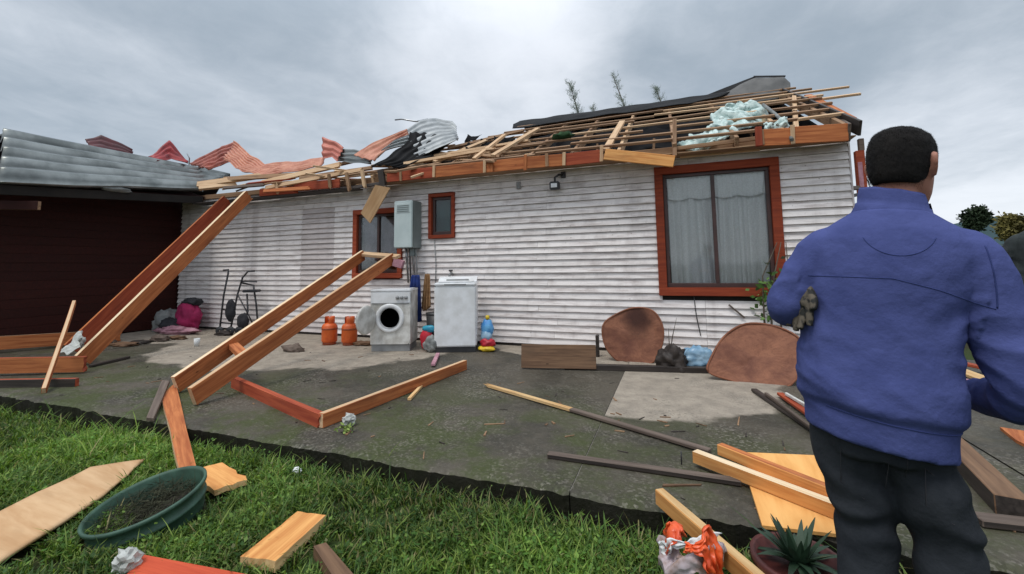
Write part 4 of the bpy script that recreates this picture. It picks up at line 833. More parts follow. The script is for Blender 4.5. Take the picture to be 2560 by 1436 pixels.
sheet('torn_cloth', [((-7.199, -2.923, 0.200), (-7.021, -2.916, 0.160)), ((-7.381, -2.713, 0.280), (-7.050, -2.799, 0.220)), ((-7.409, -2.635, 0.360), (-6.964, -2.814, 0.340)), ((-7.449, -2.625, 0.200), (-7.240, -2.683, 0.200)), ((-7.280, -2.706, 0.080), (-7.164, -2.723, 0.080))], 'ragw', nu=8, nv=16, waves=2, amp=0.015, crumple=0.06, thick=0.004, seed=9, cs=6, label='torn white cloth snagged on the horizontal planks', cat='cloth')
A, B = (-6.720, -2.843, 0.020), (-6.880, -2.358, 0.020); board('dark_stick', A, B, 0.05, 0.03, 'darkw', n_up, label='short dark stick on the slab right of the horizontal planks', cat='stick')
# frame leaning on the kitchen window
fr = thing('timber_ladder', (-4.572, -3.080, 0.000), 'ladder shaped timber frame leaning on the kitchen window', 'timber frame')
A, B = (-4.475, -3.261, 0.085), (-4.880, -0.160, 1.381); board('stringer', A, B, 0.17, 0.05, 'stain', lean(A, B), fr, edge='edgew')
A2, B2 = (-3.910, -3.474, 0.085), (-4.171, -0.320, 1.312); board('stringer', A2, B2, 0.17, 0.05, 'stain', lean(A2, B2), fr, edge='raw')
board('header', V(B) + V((-0.03, -0.02, 0.02)), V(B2) + V((0.12, -0.02, 0.02)), 0.11, 0.05, 'raw', (0, 0.4, -1), fr)
board('rung', V(A).lerp(V(B), 0.20), V(A2).lerp(V(B2), 0.17), 0.10, 0.05, 'stain', (0, 0, 1), fr)
board('end_block', (-4.133, -0.340, 1.254), (-3.989, -0.300, 1.208), 0.12, 0.10, 'palepink', (0, -1, 0), fr)
A, B = (-4.162, -2.917, 0.050), (-2.479, -3.482, 0.050); board('fallen_stud', A, B, 0.10, 0.05, 'stain_red', lean(A, B), edge='stain_red', warp=0.035, ragged=0.018, label='left arm of the V of two studs on the wet slab', cat='stud', group='studs forming a V on the slab')
A, B = (-2.471, -3.502, 0.052), (-2.273, -1.561, 0.052); board('fallen_stud', A, B, 0.105, 0.05, 'stain', lean(A, B), edge='raw', label='right arm of the V of two studs on the wet slab, ending below the washers', cat='stud', group='studs forming a V on the slab')
A, B = (-2.218, -2.750, 0.015), (-2.361, -2.313, 0.015); board('splinter', A, B, 0.03, 0.02, 'fresh', n_up, ragged=0.02, label='tiny pale splinter in front of the right arm of the V', cat='splinter')
A, B = (-2.678, -1.582, 0.030), (-2.945, -1.015, 0.030); board('splinter', A, B, 0.05, 0.03, 'palepink', n_up, label='small pink splinter behind the right arm of the V', cat='splinter')
quad('leaning_plank', [V((-4.358, -3.444, 0.050)), V((-4.686, -3.124, 0.060)), V((-2.750, -4.199, -0.020)), V((-2.740, -4.288, -0.030))], 0.035, 'stain', edge='raw', ragged=0.004, label='wide orange plank running from the slab down to the grass by the green tub', cat='plank')
quad('grey_board', [(-4.733, -3.223, 0.100), (-4.626, -3.220, 0.100), (-3.805, -3.823, 0.030), (-3.881, -3.829, 0.030)], 0.025, 'greyw', label='thin grey board left of the wide orange plank', cat='board')
quad('broken_board', [(-2.810, -4.230, -0.050), (-2.690, -4.087, -0.030), (-2.338, -4.179, -0.035), (-2.426, -4.319, -0.045)], 0.03, 'bright', edge='fresh', ragged=0.012, label='small square orange board in the grass beside the green tub', cat='board')
sheet('plywood_sheet', [((-3.229, -4.198, -0.045), (-3.112, -4.354, -0.050)), ((-3.300, -4.445, 0.000), (-2.886, -4.579, -0.030)), ((-3.174, -4.720, 0.010), (-2.775, -4.779, -0.030)), ((-3.100, -4.993, -0.020), (-2.639, -5.128, -0.050))], 'ply', nu=8, nv=12, waves=1, amp=0.0, crumple=0.01, thick=0.014, seed=3, label='large curved plywood sheet lying on the grass at the left', cat='plywood')
quad('cut_plank', [(-1.796, -4.337, -0.035), (-1.636, -4.314, -0.035), (-1.586, -4.642, -0.035), (-1.751, -4.674, -0.035)], 0.045, 'bright', edge='fresh', ragged=0.004, label='short thick bright plank lying on the grass in the foreground', cat='plank')
quad('brown_offcut', [(-1.494, -4.536, -0.020), (-1.462, -4.499, -0.020), (-1.166, -4.624, -0.040), (-1.231, -4.668, -0.040)], 0.05, 'brownw', edge='brownw', label='brown offcut at the bottom edge right of the bright plank', cat='plank')
quad('painted_plank', [(-2.132, -4.817, -0.020), (-1.527, -4.746, -0.020), (-1.300, -4.991, -0.020), (-2.002, -4.982, -0.020)], 0.03, wood('red_orange_paint', (0.62, 0.10, 0.04), (0.46, 0.06, 0.025), dirt=0.2, knots=False), label='red orange painted plank at the bottom edge under the white scrap', cat='plank')
lump('foam_scrap', V((-2.110, -4.884, 0.000)), (0.045, 0.04, 0.04), 'ragw', amp=0.5, seed=71, fs=3, sub=3, smooth=False, label='crumpled white scrap on the corner of the red plank', cat='scrap')
lump('paper_ball', V((-2.309, -3.395, 0.040)), (0.045, 0.04, 0.04), 'ragw', amp=0.5, seed=72, fs=3, sub=3, smooth=False, label='crumpled white paper at the point of the V of studs', cat='paper')
lump('paper_scrap', V((-2.195, -3.970, -0.060)), (0.025, 0.02, 0.02), 'whitep', amp=0.5, seed=73, fs=3, sub=3, smooth=False, label='tiny white scrap at the edge of the grass', cat='paper')
# slab: lath, bars, planks against the wall
lt = thing('long_lath', (-0.644, -2.630, 0.000), 'long narrow lath across the slab with a pale splintered tip', 'lath')
A, M_, B = (-1.706, -2.169, 0.020), (-0.815, -2.595, 0.020), (0.155, -3.081, 0.020)
board('dark_length', M_, B, 0.05, 0.022, 'greyw', n_up, lt); board('pale_tip', M_, A, 0.045, 0.02, 'fresh', n_up, lt, ragged=0.09)
A, B = (-0.768, -3.432, 0.016), (0.277, -3.433, 0.016); board('dark_bar', A, B, 0.05, 0.026, 'greyw', n_up, edge='darkw', warp=0.01, label='dark wet bar on the slab pointing at the lumber pile', cat='bar')
tube('nail', [(-0.009, -3.400, 0.050), V((-0.009, -3.400, 0.050)) + V((0, 0, 0.07))], 0.004, 'pdark', seg=6, label='long nail standing up from the dark bar', cat='nail')
A, B = (-1.202, -1.211, 0.030), (0.367, -0.920, 0.030); board('dark_bar', A, B, 0.07, 0.06, 'darkw', n_up, edge='darkw', label='dark straight bar lying before the two rounded panels', cat='bar')
A, B = (-1.674, -1.329, 0.140), (-0.859, -1.152, 0.140); ba = board('dirty_plank', A, B, 0.26, 0.05, 'brownw', (0.05, -1, 0.2), edge='rawdark', label='dirty brown plank standing on edge against the white wall', cat='plank')
box('wood_block', (-0.977, -0.477, 0.000), V((-0.977, -0.477, 0.000)) + V((0.035, 0.08, 0.27)), 'darkw', label='thin dark block at the right end of the dirty plank', cat='block')
def round_panel(name, M4, w_, h_, mat, label, n=40, cut=0.0):
    vs = []; k_ = 2.6
    for i in range(n):
        a = 2*PI*i/n; c, s = math.cos(a), math.sin(a)
        x = w_/2*math.copysign(abs(c)**(2/k_), c); y = h_/2*math.copysign(abs(s)**(2/k_), s)
        x *= 1 - 0.14*max(0, s) - cut*max(0, -s)
        vs.append((x, y))
    bm = bmesh.new(); t_ = 0.012
    rings = [[bm.verts.new((x*k, y*k, z + 0.035*(x*k/w_*2)**2)) for x, y in vs] for k, z in ((0.5, t_), (1.0, t_), (1.0, -t_), (0.5, -t_))]
    for a, b in zip(rings, rings[1:]):
        for i in range(n): bm.faces.new((a[i], a[(i + 1) % n], b[(i + 1) % n], b[i]))
    bm.faces.new(rings[0]); bm.faces.new(rings[3][::-1]); bmesh.ops.recalc_face_normals(bm, faces=bm.faces)
    o = from_bm(name, bm, mat, None, M4, False); return tag(o, label, 'panel', 'rounded worn panels by the wall')
def facing(c, nrm, spin=0.0):
    z = V(nrm).normalized(); x = V((0, 0, 1)).cross(z).normalized(); y = z.cross(x); m = Matrix(((x.x, y.x, z.x, 0), (x.y, y.y, z.y, 0), (x.z, y.z, z.z, 0), (0, 0, 0, 1)))
    return Matrix.Translation(V(c)) @ m @ Matrix.Rotation(spin, 4, 'Z')
def stained_panel(name, sx, sy):
    m, t, b = new_mat(name); oc = t.n('ShaderNodeTexCoord').outputs['Object']
    mp = t.n('ShaderNodeMapping'); lk(t, oc, mp.inputs[0]); mp.inputs['Scale'].default_value = (1, 1, 1.6)
    g = t.noise(mp.outputs[0], 3.2, 8, 0.7, 0.4); f = t.noise(oc, 40, 5, 0.7)
    col = t.mix(t.ramp(g, 0, 1, 0.3, 0.7), (0.29, 0.125, 0.072), (0.135, 0.052, 0.034))
    col = t.mix(t.ramp(f, 0, 0.6, 0.5, 0.75), col, (0.12, 0.05, 0.03))
    sp = t.n('ShaderNodeSeparateXYZ'); lk(t, oc, sp.inputs[0])
    ex = t.math('DIVIDE', t.math('SUBTRACT', sp.outputs[0], sx), 0.16); ez = t.math('DIVIDE', t.math('SUBTRACT', sp.outputs[2], sy), 0.22)
    d = t.math('SQRT', t.math('ADD', t.math('MULTIPLY', ex, ex), t.math('MULTIPLY', ez, ez))); d = t.math('ADD', d, t.math('MULTIPLY', t.math('SUBTRACT', t.noise(oc, 6, 5), 0.5), 1.1))
    col = t.mix(t.ramp(d, 0.9, 0, 0.3, 1.5), col, (0.035, 0.012, 0.009))
    lk(t, col, b.inputs['Base Color']); b.inputs['Roughness'].default_value = 0.7; b.inputs['Specular IOR Level'].default_value = 0.25; bump(t, b, f, 0.4, 0.004); return m
def poly_panel(name, pts, thick, mat, label, bow=0.07):
    pts = [V(p) for p in pts]; P = []
    n0 = len(pts)
    for i in range(n0):                       # rounded outline
        a, b, c, d = pts[i - 1], pts[i], pts[(i + 1) % n0], pts[(i + 2) % n0]
        for k in range(4):
            u = k/4; P.append(0.5*((2*b) + (c - a)*u + (2*a - 5*b + 4*c - d)*u*u + (-a + 3*b - 3*c + d)*u**3))
    c = sum(P, V())/len(P); n = V()
    for i in range(len(P)): n += (P[i] - c).cross(P[(i + 1) % len(P)] - c)
    n.normalize()
    if n.y > 0: n = -n
    bm = bmesh.new(); rings = []; hw = max((p - c).x for p in P)
    for k, z in ((0.001, 0), (0.35, 0), (0.7, 0), (1, 0), (1, -thick), (0.6, -thick), (0.001, -thick)):
        rings.append([bm.verts.new((p - c)*k + n*(z - bow*(1 - ((p - c).x*k/hw)**2) + 0.012*mnoise.noise((p - c)*k*6))) for p in P])
    for a, b in zip(rings, rings[1:]):
        for i in range(len(P)): bm.faces.new((a[i], a[(i + 1) % len(P)], b[(i + 1) % len(P)], b[i]))
    bmesh.ops.recalc_face_normals(bm, faces=bm.faces)
    o = tag(from_bm(name, bm, mat, None, Matrix.Translation(c)), label, 'panel', 'rounded worn panels by the wall')
    bm = bmesh.new(); bm_tube(bm, [(p - c)*1.004 + n*(-bow*(1 - ((p - c).x/hw)**2)) for p in P + P[:1]], 0.011, 7); from_bm('rim', bm, 'rustp', o, Matrix.Translation(c))
    return o
poly_panel('rounded_panel', [(-0.666, -0.680, 0.002), (-0.823, -0.640, 0.161), (-0.858, -0.580, 0.407), (-0.701, -0.550, 0.554), (-0.484, -0.530, 0.640), (-0.275, -0.540, 0.607), (-0.166, -0.580, 0.445), (-0.170, -0.620, 0.237), (-0.283, -0.680, 0.026), (-0.472, -0.690, -0.006)], 0.005, stained_panel('stained_round_panel', 0.04, 0.20), 'round red brown panel with a dark stain leaning on the wall under the window')
poly_panel('rounded_panel', [(0.279, -1.220, 0.076), (0.311, -1.160, 0.203), (0.450, -1.050, 0.412), (0.629, -1.000, 0.542), (0.812, -1.000, 0.564), (1.015, -1.020, 0.502), (1.145, -1.080, 0.370), (1.116, -1.180, 0.181), (0.927, -1.300, 0.002), (0.713, -1.300, -0.005), (0.481, -1.260, 0.030)], 0.005, stained_panel('plain_round_panel', 3.0, 3.0), 'bigger round red brown panel tilted next to the person')
lump('blue_sack', V((0.188, -0.787, 0.100)), (0.19, 0.10, 0.13), 'bluebag', amp=0.35, seed=81, label='pale blue plastic sack between the two rounded panels', cat='sack')
lump('black_rubble', V((-0.068, -0.928, 0.100)), (0.14, 0.10, 0.15), 'darkw', amp=0.5, seed=82, label='black rubble right behind the round stained panel', cat='rubble')
tw = thing('dry_shrub', (-0.10, -0.28, 0), 'dry bare shrub poking up beside the round stained panel', 'shrub')
for i, (dx, h) in enumerate(((0.0, 0.36), (0.10, 0.5))):
    bm = bmesh.new(); bm_tube(bm, [(0, 0, 0), (dx*0.4, 0.02, h*0.5), (dx, -0.02, h)], [0.009, 0.006, 0.002], 6); from_bm('stem', bm, 'twig', tw, Matrix.Translation((-0.10, -0.28, 0)))
A, B = (0.613, -0.050, 0.647), (0.781, -0.050, 0.490); board('dry_twig', A, B, 0.02, 0.015, 'greyw', (0, -1, 0), label='short twig stuck to the wall below the large window', cat='twig')
# boards below the tilted panel
for A, B, w_, mt, lb in (((0.624, -1.563, 0.020), (0.869, -2.608, 0.020), 0.05, 'darkw', 'dark lath running under the tilted panel towards the person'), ((0.807, -1.668, 0.030), (0.935, -2.453, 0.030), 0.05, 'stain_red', 'pinkish lath beside the dark one under the tilted panel'), ((0.832, -1.770, 0.060), (0.958, -2.290, 0.060), 0.022, 'enamel2', 'white strip lying on the laths by the person'), ((0.682, -1.782, 0.050), (0.840, -2.638, 0.045), 0.025, 'greyw', 'narrow grey lath lying between the dark and pinkish ones')):
    board('loose_lath', A, B, w_, 0.025, mt, n_up, label=lb, cat='lath', group='laths under the tilted panel')

# lumber pile at right
quad('plywood_sheet', [(0.320, -3.038, 0.020), (0.758, -2.942, 0.020), (0.709, -3.779, 0.020), (0.310, -3.828, 0.020)], 0.014, wood('orange_plywood', (0.80, 0.44, 0.15), (0.66, 0.30, 0.08), grain=7, dirt=0.1, knots=False), label='bright orange plywood sheet under the two studs at the slab edge', cat='plywood')
A, B = (0.066, -3.270, 0.055), (0.745, -3.742, 0.055); board('loose_stud', A, B, 0.062, 0.05, 'bright', lean(A, B), edge='edgew', ragged=0.02, label='front stud of the two lying on the orange plywood', cat='stud', group='studs on the orange plywood')
A, B = (0.206, -3.132, 0.060), (0.774, -3.618, 0.060); board('loose_stud', A, B, 0.062, 0.05, 'bright', lean(A, B), edge='stain', label='rear stud of the two lying on the orange plywood', cat='stud', group='studs on the orange plywood')
A, B = (-0.114, -3.800, 0.059), (0.242, -4.310, 0.060); board('propped_stud', A, B, 0.07, 0.045, 'bright', lean(A, B), edge='fresh', label='pale stud propped on the slab edge behind the orange bag', cat='stud')
# right of the person
A, B = (1.443, -3.027, 0.045), (1.383, -3.361, 0.045); A = V(A) + (V(A) - V(B))*1.5
board('short_post', A, B, 0.12, 0.09, 'brownw', n_up, edge='darkw', label='short brown post lying on the slab right of the person', cat='post')
A, B = (1.197, -3.469, 0.020), (1.520, -3.439, 0.020); board('flat_board', A, B, 0.08, 0.03, 'greyw', n_up, edge='darkw', label='grey board crossing behind the stack of laths at the right edge', cat='board')
for i, (p, r, mt) in enumerate((((1.152, -3.553, -0.020), (1.318, -3.689, -0.020), 'stain'), ((1.126, -3.603, -0.040), (1.288, -3.735, -0.040), 'stain_red'), ((1.082, -3.663, -0.060), (1.245, -3.804, -0.060), 'raw'), ((1.058, -3.707, -0.080), (1.220, -3.843, -0.080), 'fresh'))):
    board('stacked_lath', p, r, 0.05, 0.03, mt, n_up, edge='darkw', label=('uppermost', 'second from top', 'third from top', 'lowest pale')[i] + ' lath of the small stack at the lower right corner', cat='lath', group='laths at the lower right corner')
quad('orange_board', [(2.033, -2.042, 0.020), (2.259, -2.128, 0.020), (1.984, -2.639, 0.020), (1.978, -2.290, 0.020)], 0.03, 'stain', label='orange board on the slab at the right edge below the elbow', cat='board')
k = 0
for A, B, mt in (((2.713, -0.121, 0.100), (2.959, -0.186, 0.050), 'stain_red'), ((2.625, -0.334, 0.060), (2.695, -0.664, 0.030), 'fresh'), ((2.450, -0.668, 0.030), (2.624, -0.827, 0.030), 'palepink'), ((2.157, -1.233, 0.030), (2.315, -1.425, 0.050), 'darkw')):
    k += 1; board('scrap_board', A, B, 0.13, 0.03, mt, n_up, label=('red', 'pale', 'pink', 'dark')[k - 1] + ' scrap board seen between the arm and the body of the person', cat='board', group='scrap boards beyond the person')

bm = bmesh.new()
for i in range(120):
    if i % 3: x, y = random.uniform(-6.5, 2.4), random.uniform(-3.7, -0.4)
    else: x, y = random.gauss(-0.6, 1.6), random.gauss(-2.6, 0.7)
    if y < -3.72 or y > -0.3: continue
    L = random.uniform(0.008, 0.05)*(2.2 if random.random() < 0.08 else 1); a = random.uniform(0, PI); w_ = random.uniform(0.003, 0.010); z = 0.003
    c, s_ = math.cos(a), math.sin(a); h = random.uniform(0.003, 0.008)
    b4 = [(x + c*L*u - s_*w_*v, y + s_*L*u + c*w_*v) for u, v in ((-1, -1), (1, -0.4), (1.1, 0.5), (-0.9, 1))]
    lo = [bm.verts.new((*b, 0.001)) for b in b4]; hi = [bm.verts.new((*b, h)) for b in b4]; mi = random.choice((0, 0, 1, 1, 2))
    for f in [hi] + [[lo[k], lo[(k + 1) % 4], hi[(k + 1) % 4], hi[k]] for k in range(4)]: bm.faces.new(f).material_index = mi
tag(from_bm('splinters', bm, ['rawdark', 'darkw', 'brownw']), 'scattered wood splinters and crumbs on the concrete slab', 'splinters', kind='stuff')
# ================================================================== TUB, BAG, PLANTS
tubm = Matrix.Translation(V((-2.510, -4.569, -0.060))) @ Matrix.Rotation(math.radians(-9), 4, V((_f.x, _f.y, 0)).normalized()) @ Matrix.Rotation(math.radians(9), 4, V((_r.x, _r.y, 0))) @ Matrix.Scale(0.75, 4)
with at((0, 0, 0), rot=tubm):
    gt = thing('green_tub', (0, 0, 0), 'green plastic tub full of cut grass tilted in the lawn', 'tub')
    lathe('wall', [(0.0, -0.10), (0.27, -0.10), (0.29, -0.04), (0.305, 0.02), (0.315, 0.022), (0.315, 0.04), (0.308, 0.042), (0.318, 0.10), (0.33, 0.105), (0.332, 0.125), (0.318, 0.13), (0.31, 0.11), (0.30, 0.02), (0.28, -0.05), (0.0, -0.06)], 'greenp', gt, None, 48)
    bm = bmesh.new()
    for i in range(2600):
        a = random.uniform(0, 2*PI); r_ = 0.29*math.sqrt(random.random()); p = V((r_*math.cos(a), r_*math.sin(a), random.uniform(-0.06, 0.05) - 0.04*(r_*math.cos(a)/0.3)))
        d = V((random.uniform(-1, 1), random.uniform(-1, 1), random.uniform(-0.2, 0.5))).normalized()*random.uniform(0.05, 0.16); s = V((random.uniform(-1, 1), random.uniform(-1, 1), random.uniform(-1, 1))).normalized()*0.003
        q = p + d; q2 = V(q); rr = math.hypot(q.x, q.y)
        if rr > 0.30: q.x *= 0.30/rr; q.y *= 0.30/rr
        bm.faces.new([bm.verts.new(p - s), bm.verts.new(p + s), bm.verts.new(q)])
    o = from_bm('clippings', bm, 'cutgrass', gt); o['kind'] = 'stuff'
    bm = bmesh.new(); bm_lathe(bm, [(0.0, 0.0), (0.15, -0.005), (0.29, -0.03)], 32)
    for v in bm.verts: v.co.z += 0.03*mnoise.noise(v.co*9)
    from_bm('contents', bm, 'soil', gt, None, True)
sk = thing('orange_bag', (0.008, -3.940, -0.150), 'torn orange and white plastic sack at the slab edge in the foreground', 'sack')
kw = dict(nu=10, nv=26, thick=0.0025, cs=13, rough2=0.008)
sheet('printed_body', [((-0.085, -4.279, 0.134), (-0.072, -4.307, 0.033)), ((-0.036, -4.372, 0.189), (-0.034, -4.405, 0.091)), ((0.028, -4.393, 0.209), (0.025, -4.428, 0.113)), ((0.094, -4.323, 0.185), (0.075, -4.353, 0.082)), ((0.116, -4.179, 0.104), (0.104, -4.173, -0.013))], 'sackpu', sk, waves=2, amp=0.006, crumple=0.05, seed=31, **kw)
sheet('orange_shoulder', [((-0.086, -4.261, 0.173), (-0.085, -4.322, 0.140)), ((-0.059, -4.298, 0.223), (-0.056, -4.379, 0.184)), ((-0.021, -4.283, 0.217), (-0.022, -4.368, 0.200)), ((-0.006, -4.252, 0.166), (-0.012, -4.319, 0.172))], 'sackor', sk, waves=2, amp=0.006, crumple=0.045, seed=32, **kw)
sheet('white_body', [((-0.086, -4.295, 0.129), (-0.081, -4.306, 0.098)), ((-0.049, -4.367, 0.192), (-0.037, -4.386, 0.158)), ((-0.006, -4.363, 0.207), (-0.004, -4.393, 0.189)), ((0.044, -4.345, 0.216), (0.044, -4.376, 0.205)), ((0.098, -4.304, 0.225), (0.090, -4.338, 0.212))], 'whitep', sk, waves=2, amp=0.005, crumple=0.04, seed=33, **kw)
sheet('orange_strip', [((-0.022, -4.385, 0.210), (-0.013, -4.396, 0.187)), ((0.035, -4.386, 0.222), (0.040, -4.398, 0.196)), ((0.090, -4.352, 0.250), (0.064, -4.399, 0.192)), ((0.112, -4.348, 0.170), (0.065, -4.407, 0.164)), ((0.114, -4.361, 0.096), (0.082, -4.395, 0.104))], 'sackor', sk, waves=3, amp=0.006, crumple=0.035, seed=5, **kw)

PLP = V((0.365, -4.194, 0.119))
pl = thing('potted_succulent', (PLP.x, PLP.y, -0.1), 'spiky dark green succulent in a dark red pot at the feet of the person', 'potted plant')
pm = Matrix.Translation((PLP.x, PLP.y, -0.1)); PH = PLP.z + 0.1
lathe('pot', [(0.0, 0.0), (0.10, 0.0), (0.135, PH - 0.03), (0.15, PH - 0.03), (0.15, PH), (0.135, PH), (0.13, PH - 0.03), (0, PH - 0.03)], 'terra', pl, pm, 28)
for i in range(44):
    a = i*2.39996 + random.uniform(-0.3, 0.3); up = 0.05 + 1.3*(i/44) + random.uniform(-0.15, 0.15); L = random.uniform(0.08, 0.165); r0 = 0.016
    base = V((PLP.x, PLP.y, PLP.z - 0.01)); hd = V((math.cos(a), math.sin(a), 0)); bm = bmesh.new(); side = V((-math.sin(a), math.cos(a), 0)); rows_ = []
    for j in range(7):
        v = j/6; p = hd*(0.02 + L*v*math.cos(up)) + V((0, 0, L*v*math.sin(up) - 0.03*v*v*(1.4 - up))); wd = (0.017*(1 - v)**0.7 + 0.001)*(0.6 + 0.4*math.sin(min(1, v*3 + 0.3)*PI/2))
        up_v = (V((0, 0, 1))*math.cos(up) - hd*math.sin(up))
        rows_.append([bm.verts.new(base + p - side*wd + up_v*0.006*(1 - v)), bm.verts.new(base + p - up_v*0.006*(1 - v)), bm.verts.new(base + p + side*wd + up_v*0.006*(1 - v))])
    for r1, r2 in zip(rows_, rows_[1:]): bm.faces.new((r1[0], r1[1], r2[1], r2[0])); bm.faces.new((r1[1], r1[2], r2[2], r2[1])); bm.faces.new((r1[2], r1[0], r2[0], r2[2]))
    from_bm('leaf', bm, 'leafd', pl, None, False)

def leaf_cloud(bm, pts, size, up=0.4):
    for p in pts:
        d = V((random.gauss(0, 1), random.gauss(0, 1), random.gauss(0, 0.6) + up)).normalized(); s = d.orthogonal().normalized(); s = Matrix.Rotation(random.uniform(0, 6.28), 3, d) @ s; L = size*random.uniform(0.6, 1.3)
        p = V(p); bm.faces.new([bm.verts.new(p), bm.verts.new(p + d*L*0.5 + s*L*0.28), bm.verts.new(p + d*L), bm.verts.new(p + d*L*0.5 - s*L*0.28)])
# climbing shrub beside the big window
vb = thing('climbing_shrub', (1.02, -0.25, 0), 'leafy green shrub growing up beside the large window', 'shrub')
bm = bmesh.new()
for a in ((0, 0), (0.05, 0.02), (-0.04, 0.03)): bm_tube(bm, [(1.02 + a[0], -0.22, 0), (1.04 + a[0]*2, -0.2 - a[1], 0.5), (1.10 + a[0]*3, -0.18, 1.0), (1.2 + a[0], -0.15, 1.4)], [0.014, 0.011, 0.008, 0.004], 6)
from_bm('stem', bm, 'twig', vb)
bm = bmesh.new(); leaf_cloud(bm, [(1.06 + random.gauss(0, 0.10) + 0.10*(z - 0.7), -0.2 + random.gauss(0, 0.06), z) for z in np.concatenate([RNG.normal(0.74, 0.12, 90), RNG.uniform(0.45, 1.2, 36)])], 0.09)
from_bm('foliage', bm, 'leafg', vb)
# small weed on slab edge by paper
wd_ = thing('small_weed', (-2.226, -3.513, 0.000), 'small yellow green weed growing in the slab near the V of studs', 'weed')
bm = bmesh.new(); c0 = V((-2.226, -3.513, 0.000)); leaf_cloud(bm, [c0 + V((random.gauss(0, 0.025), random.gauss(0, 0.025), random.uniform(0, 0.05))) for _ in range(60)], 0.03)
from_bm('foliage', bm, plain('weed_leaf', (0.22, 0.30, 0.06), (0.12, 0.18, 0.03), 30), wd_)

# post beyond the house corner
ps = thing('broken_post', (2.55, 0.9, 0), 'broken red stained post beyond the house corner', 'post')
P0 = V((2.397, 0.900, 2.136)); x0 = P0.x
zt = V((2.431, 0.900, 2.638)).z; zs = V((2.455, 0.900, 2.800)).z
box('post_body', (x0 - 0.055, 0.87, -0.05), (x0 + 0.045, 0.95, zt), 'stain_red', ps); box('core_stub', (x0 - 0.01, 0.87, zt), (x0 + 0.05, 0.93, zs), 'greyw', ps)
board('pale_strip', (x0 - 0.02, 0.862, zt - 0.5), (x0 - 0.02, 0.862, zt - 0.16), 0.05, 0.015, 'palepink', (0, -1, 0), ps)
board('splintered_arm', (2.049, 0.300, 2.053), (2.340, 0.850, 2.132), 0.05, 0.04, 'greyw', (0, -1, 0), ps); board('splintered_arm', (2.042, 0.300, 1.954), (2.343, 0.850, 2.046), 0.04, 0.04, 'darkw', (0, -1, 0), ps)

# ================================================================== TREES
MT['tree'] = plain('dark_foliage', (0.045, 0.065, 0.035), (0.02, 0.032, 0.018), 1.5, 0.9, spec=0.1)
MT['feather'] = plain('grey_green_foliage', (0.20, 0.23, 0.18), (0.11, 0.135, 0.10), 1.5, 0.9, spec=0.1)
MT['golden'] = plain('golden_foliage', (0.22, 0.19, 0.06), (0.10, 0.09, 0.04), 1.0, 0.9, spec=0.1)
def leafy(name, c, k=0.5):
    m = bpy.data.materials.new(name); m.use_nodes = True; m.node_tree.nodes.clear(); t = NT(m.node_tree)
    a = t.n('ShaderNodeBsdfDiffuse'); a.inputs[0].default_value = (*c, 1); b = t.n('ShaderNodeBsdfTranslucent'); b.inputs[0].default_value = (*[x*1.2 for x in c], 1)
    mx = t.n('ShaderNodeMixShader'); mx.inputs[0].default_value = k; lk(t, a.outputs[0], mx.inputs[1]); lk(t, b.outputs[0], mx.inputs[2]); o = t.n('ShaderNodeOutputMaterial'); lk(t, mx.outputs[0], o.inputs[0]); return m
MT['feather'] = leafy('grey_green_foliage', (0.27, 0.31, 0.26))
def feather_tree(top, H, leanx, label, seed):
    random.seed(seed); top = V(top); base = V((top.x + leanx*1.6, top.y + 0.3, -0.05))
    t = thing('wind_bent_tree', base, label, 'tree', 'trees behind the house')
    bm = bmesh.new(); pts = []
    for i in range(9):
        v = i/8; pts.append(base.lerp(V((top.x + leanx*0.35, top.y, top.z)), v) + V((-leanx*0.35*v**3, 0, 0)))
    bm_tube(bm, pts, [0.10*(1 - i/8.4) + 0.008 for i in range(9)], 7); from_bm('trunk', bm, 'twig', t)
    bm = bmesh.new()
    for i in range(95):
        v = random.uniform(0.30, 1.0)**0.8; k = v*8; i0 = min(int(k), 7); p = pts[i0].lerp(pts[i0 + 1], k - i0)
        L = (1.7*(1 - v) + 0.22)*random.uniform(0.5, 1.2); a = random.uniform(0, 2*PI); d = V((math.cos(a)*0.75 - 0.3*math.copysign(1, leanx), math.sin(a)*0.75, 0.8)).normalized()
        bm_tube(bm, [p, p + d*L*0.5, p + d*L], [0.006, 0.004, 0.002], 3)
        for j in range(30):
            u = random.random(); q = p + d*L*u + V((random.gauss(0, 0.035), random.gauss(0, 0.035), random.gauss(0, 0.05)))
            l = (d + V((random.gauss(0, 0.5), random.gauss(0, 0.5), random.gauss(0, 0.4)))).normalized()*random.uniform(0.05, 0.13); s = l.orthogonal().normalized()*0.008
            bm.faces.new([bm.verts.new(q - s), bm.verts.new(q + s), bm.verts.new(q + l)])
    from_bm('crown', bm, 'feather', t)
feather_tree((-3.742, 11.000, 8.707), 6, 1.0, 'leftmost feathery tree top showing above the ridge', 3)
feather_tree((-2.095, 12.000, 9.189), 6, 1.3, 'tallest feathery tree top above the ridge, in the middle', 5)
feather_tree((-0.375, 12.000, 8.280), 6, 1.1, 'rightmost feathery tree top above the ridge', 8)
feather_tree((-2.977, 12.000, 8.026), 6, 0.5, 'lowest feathery tree top, between the left and the middle ones', 9)
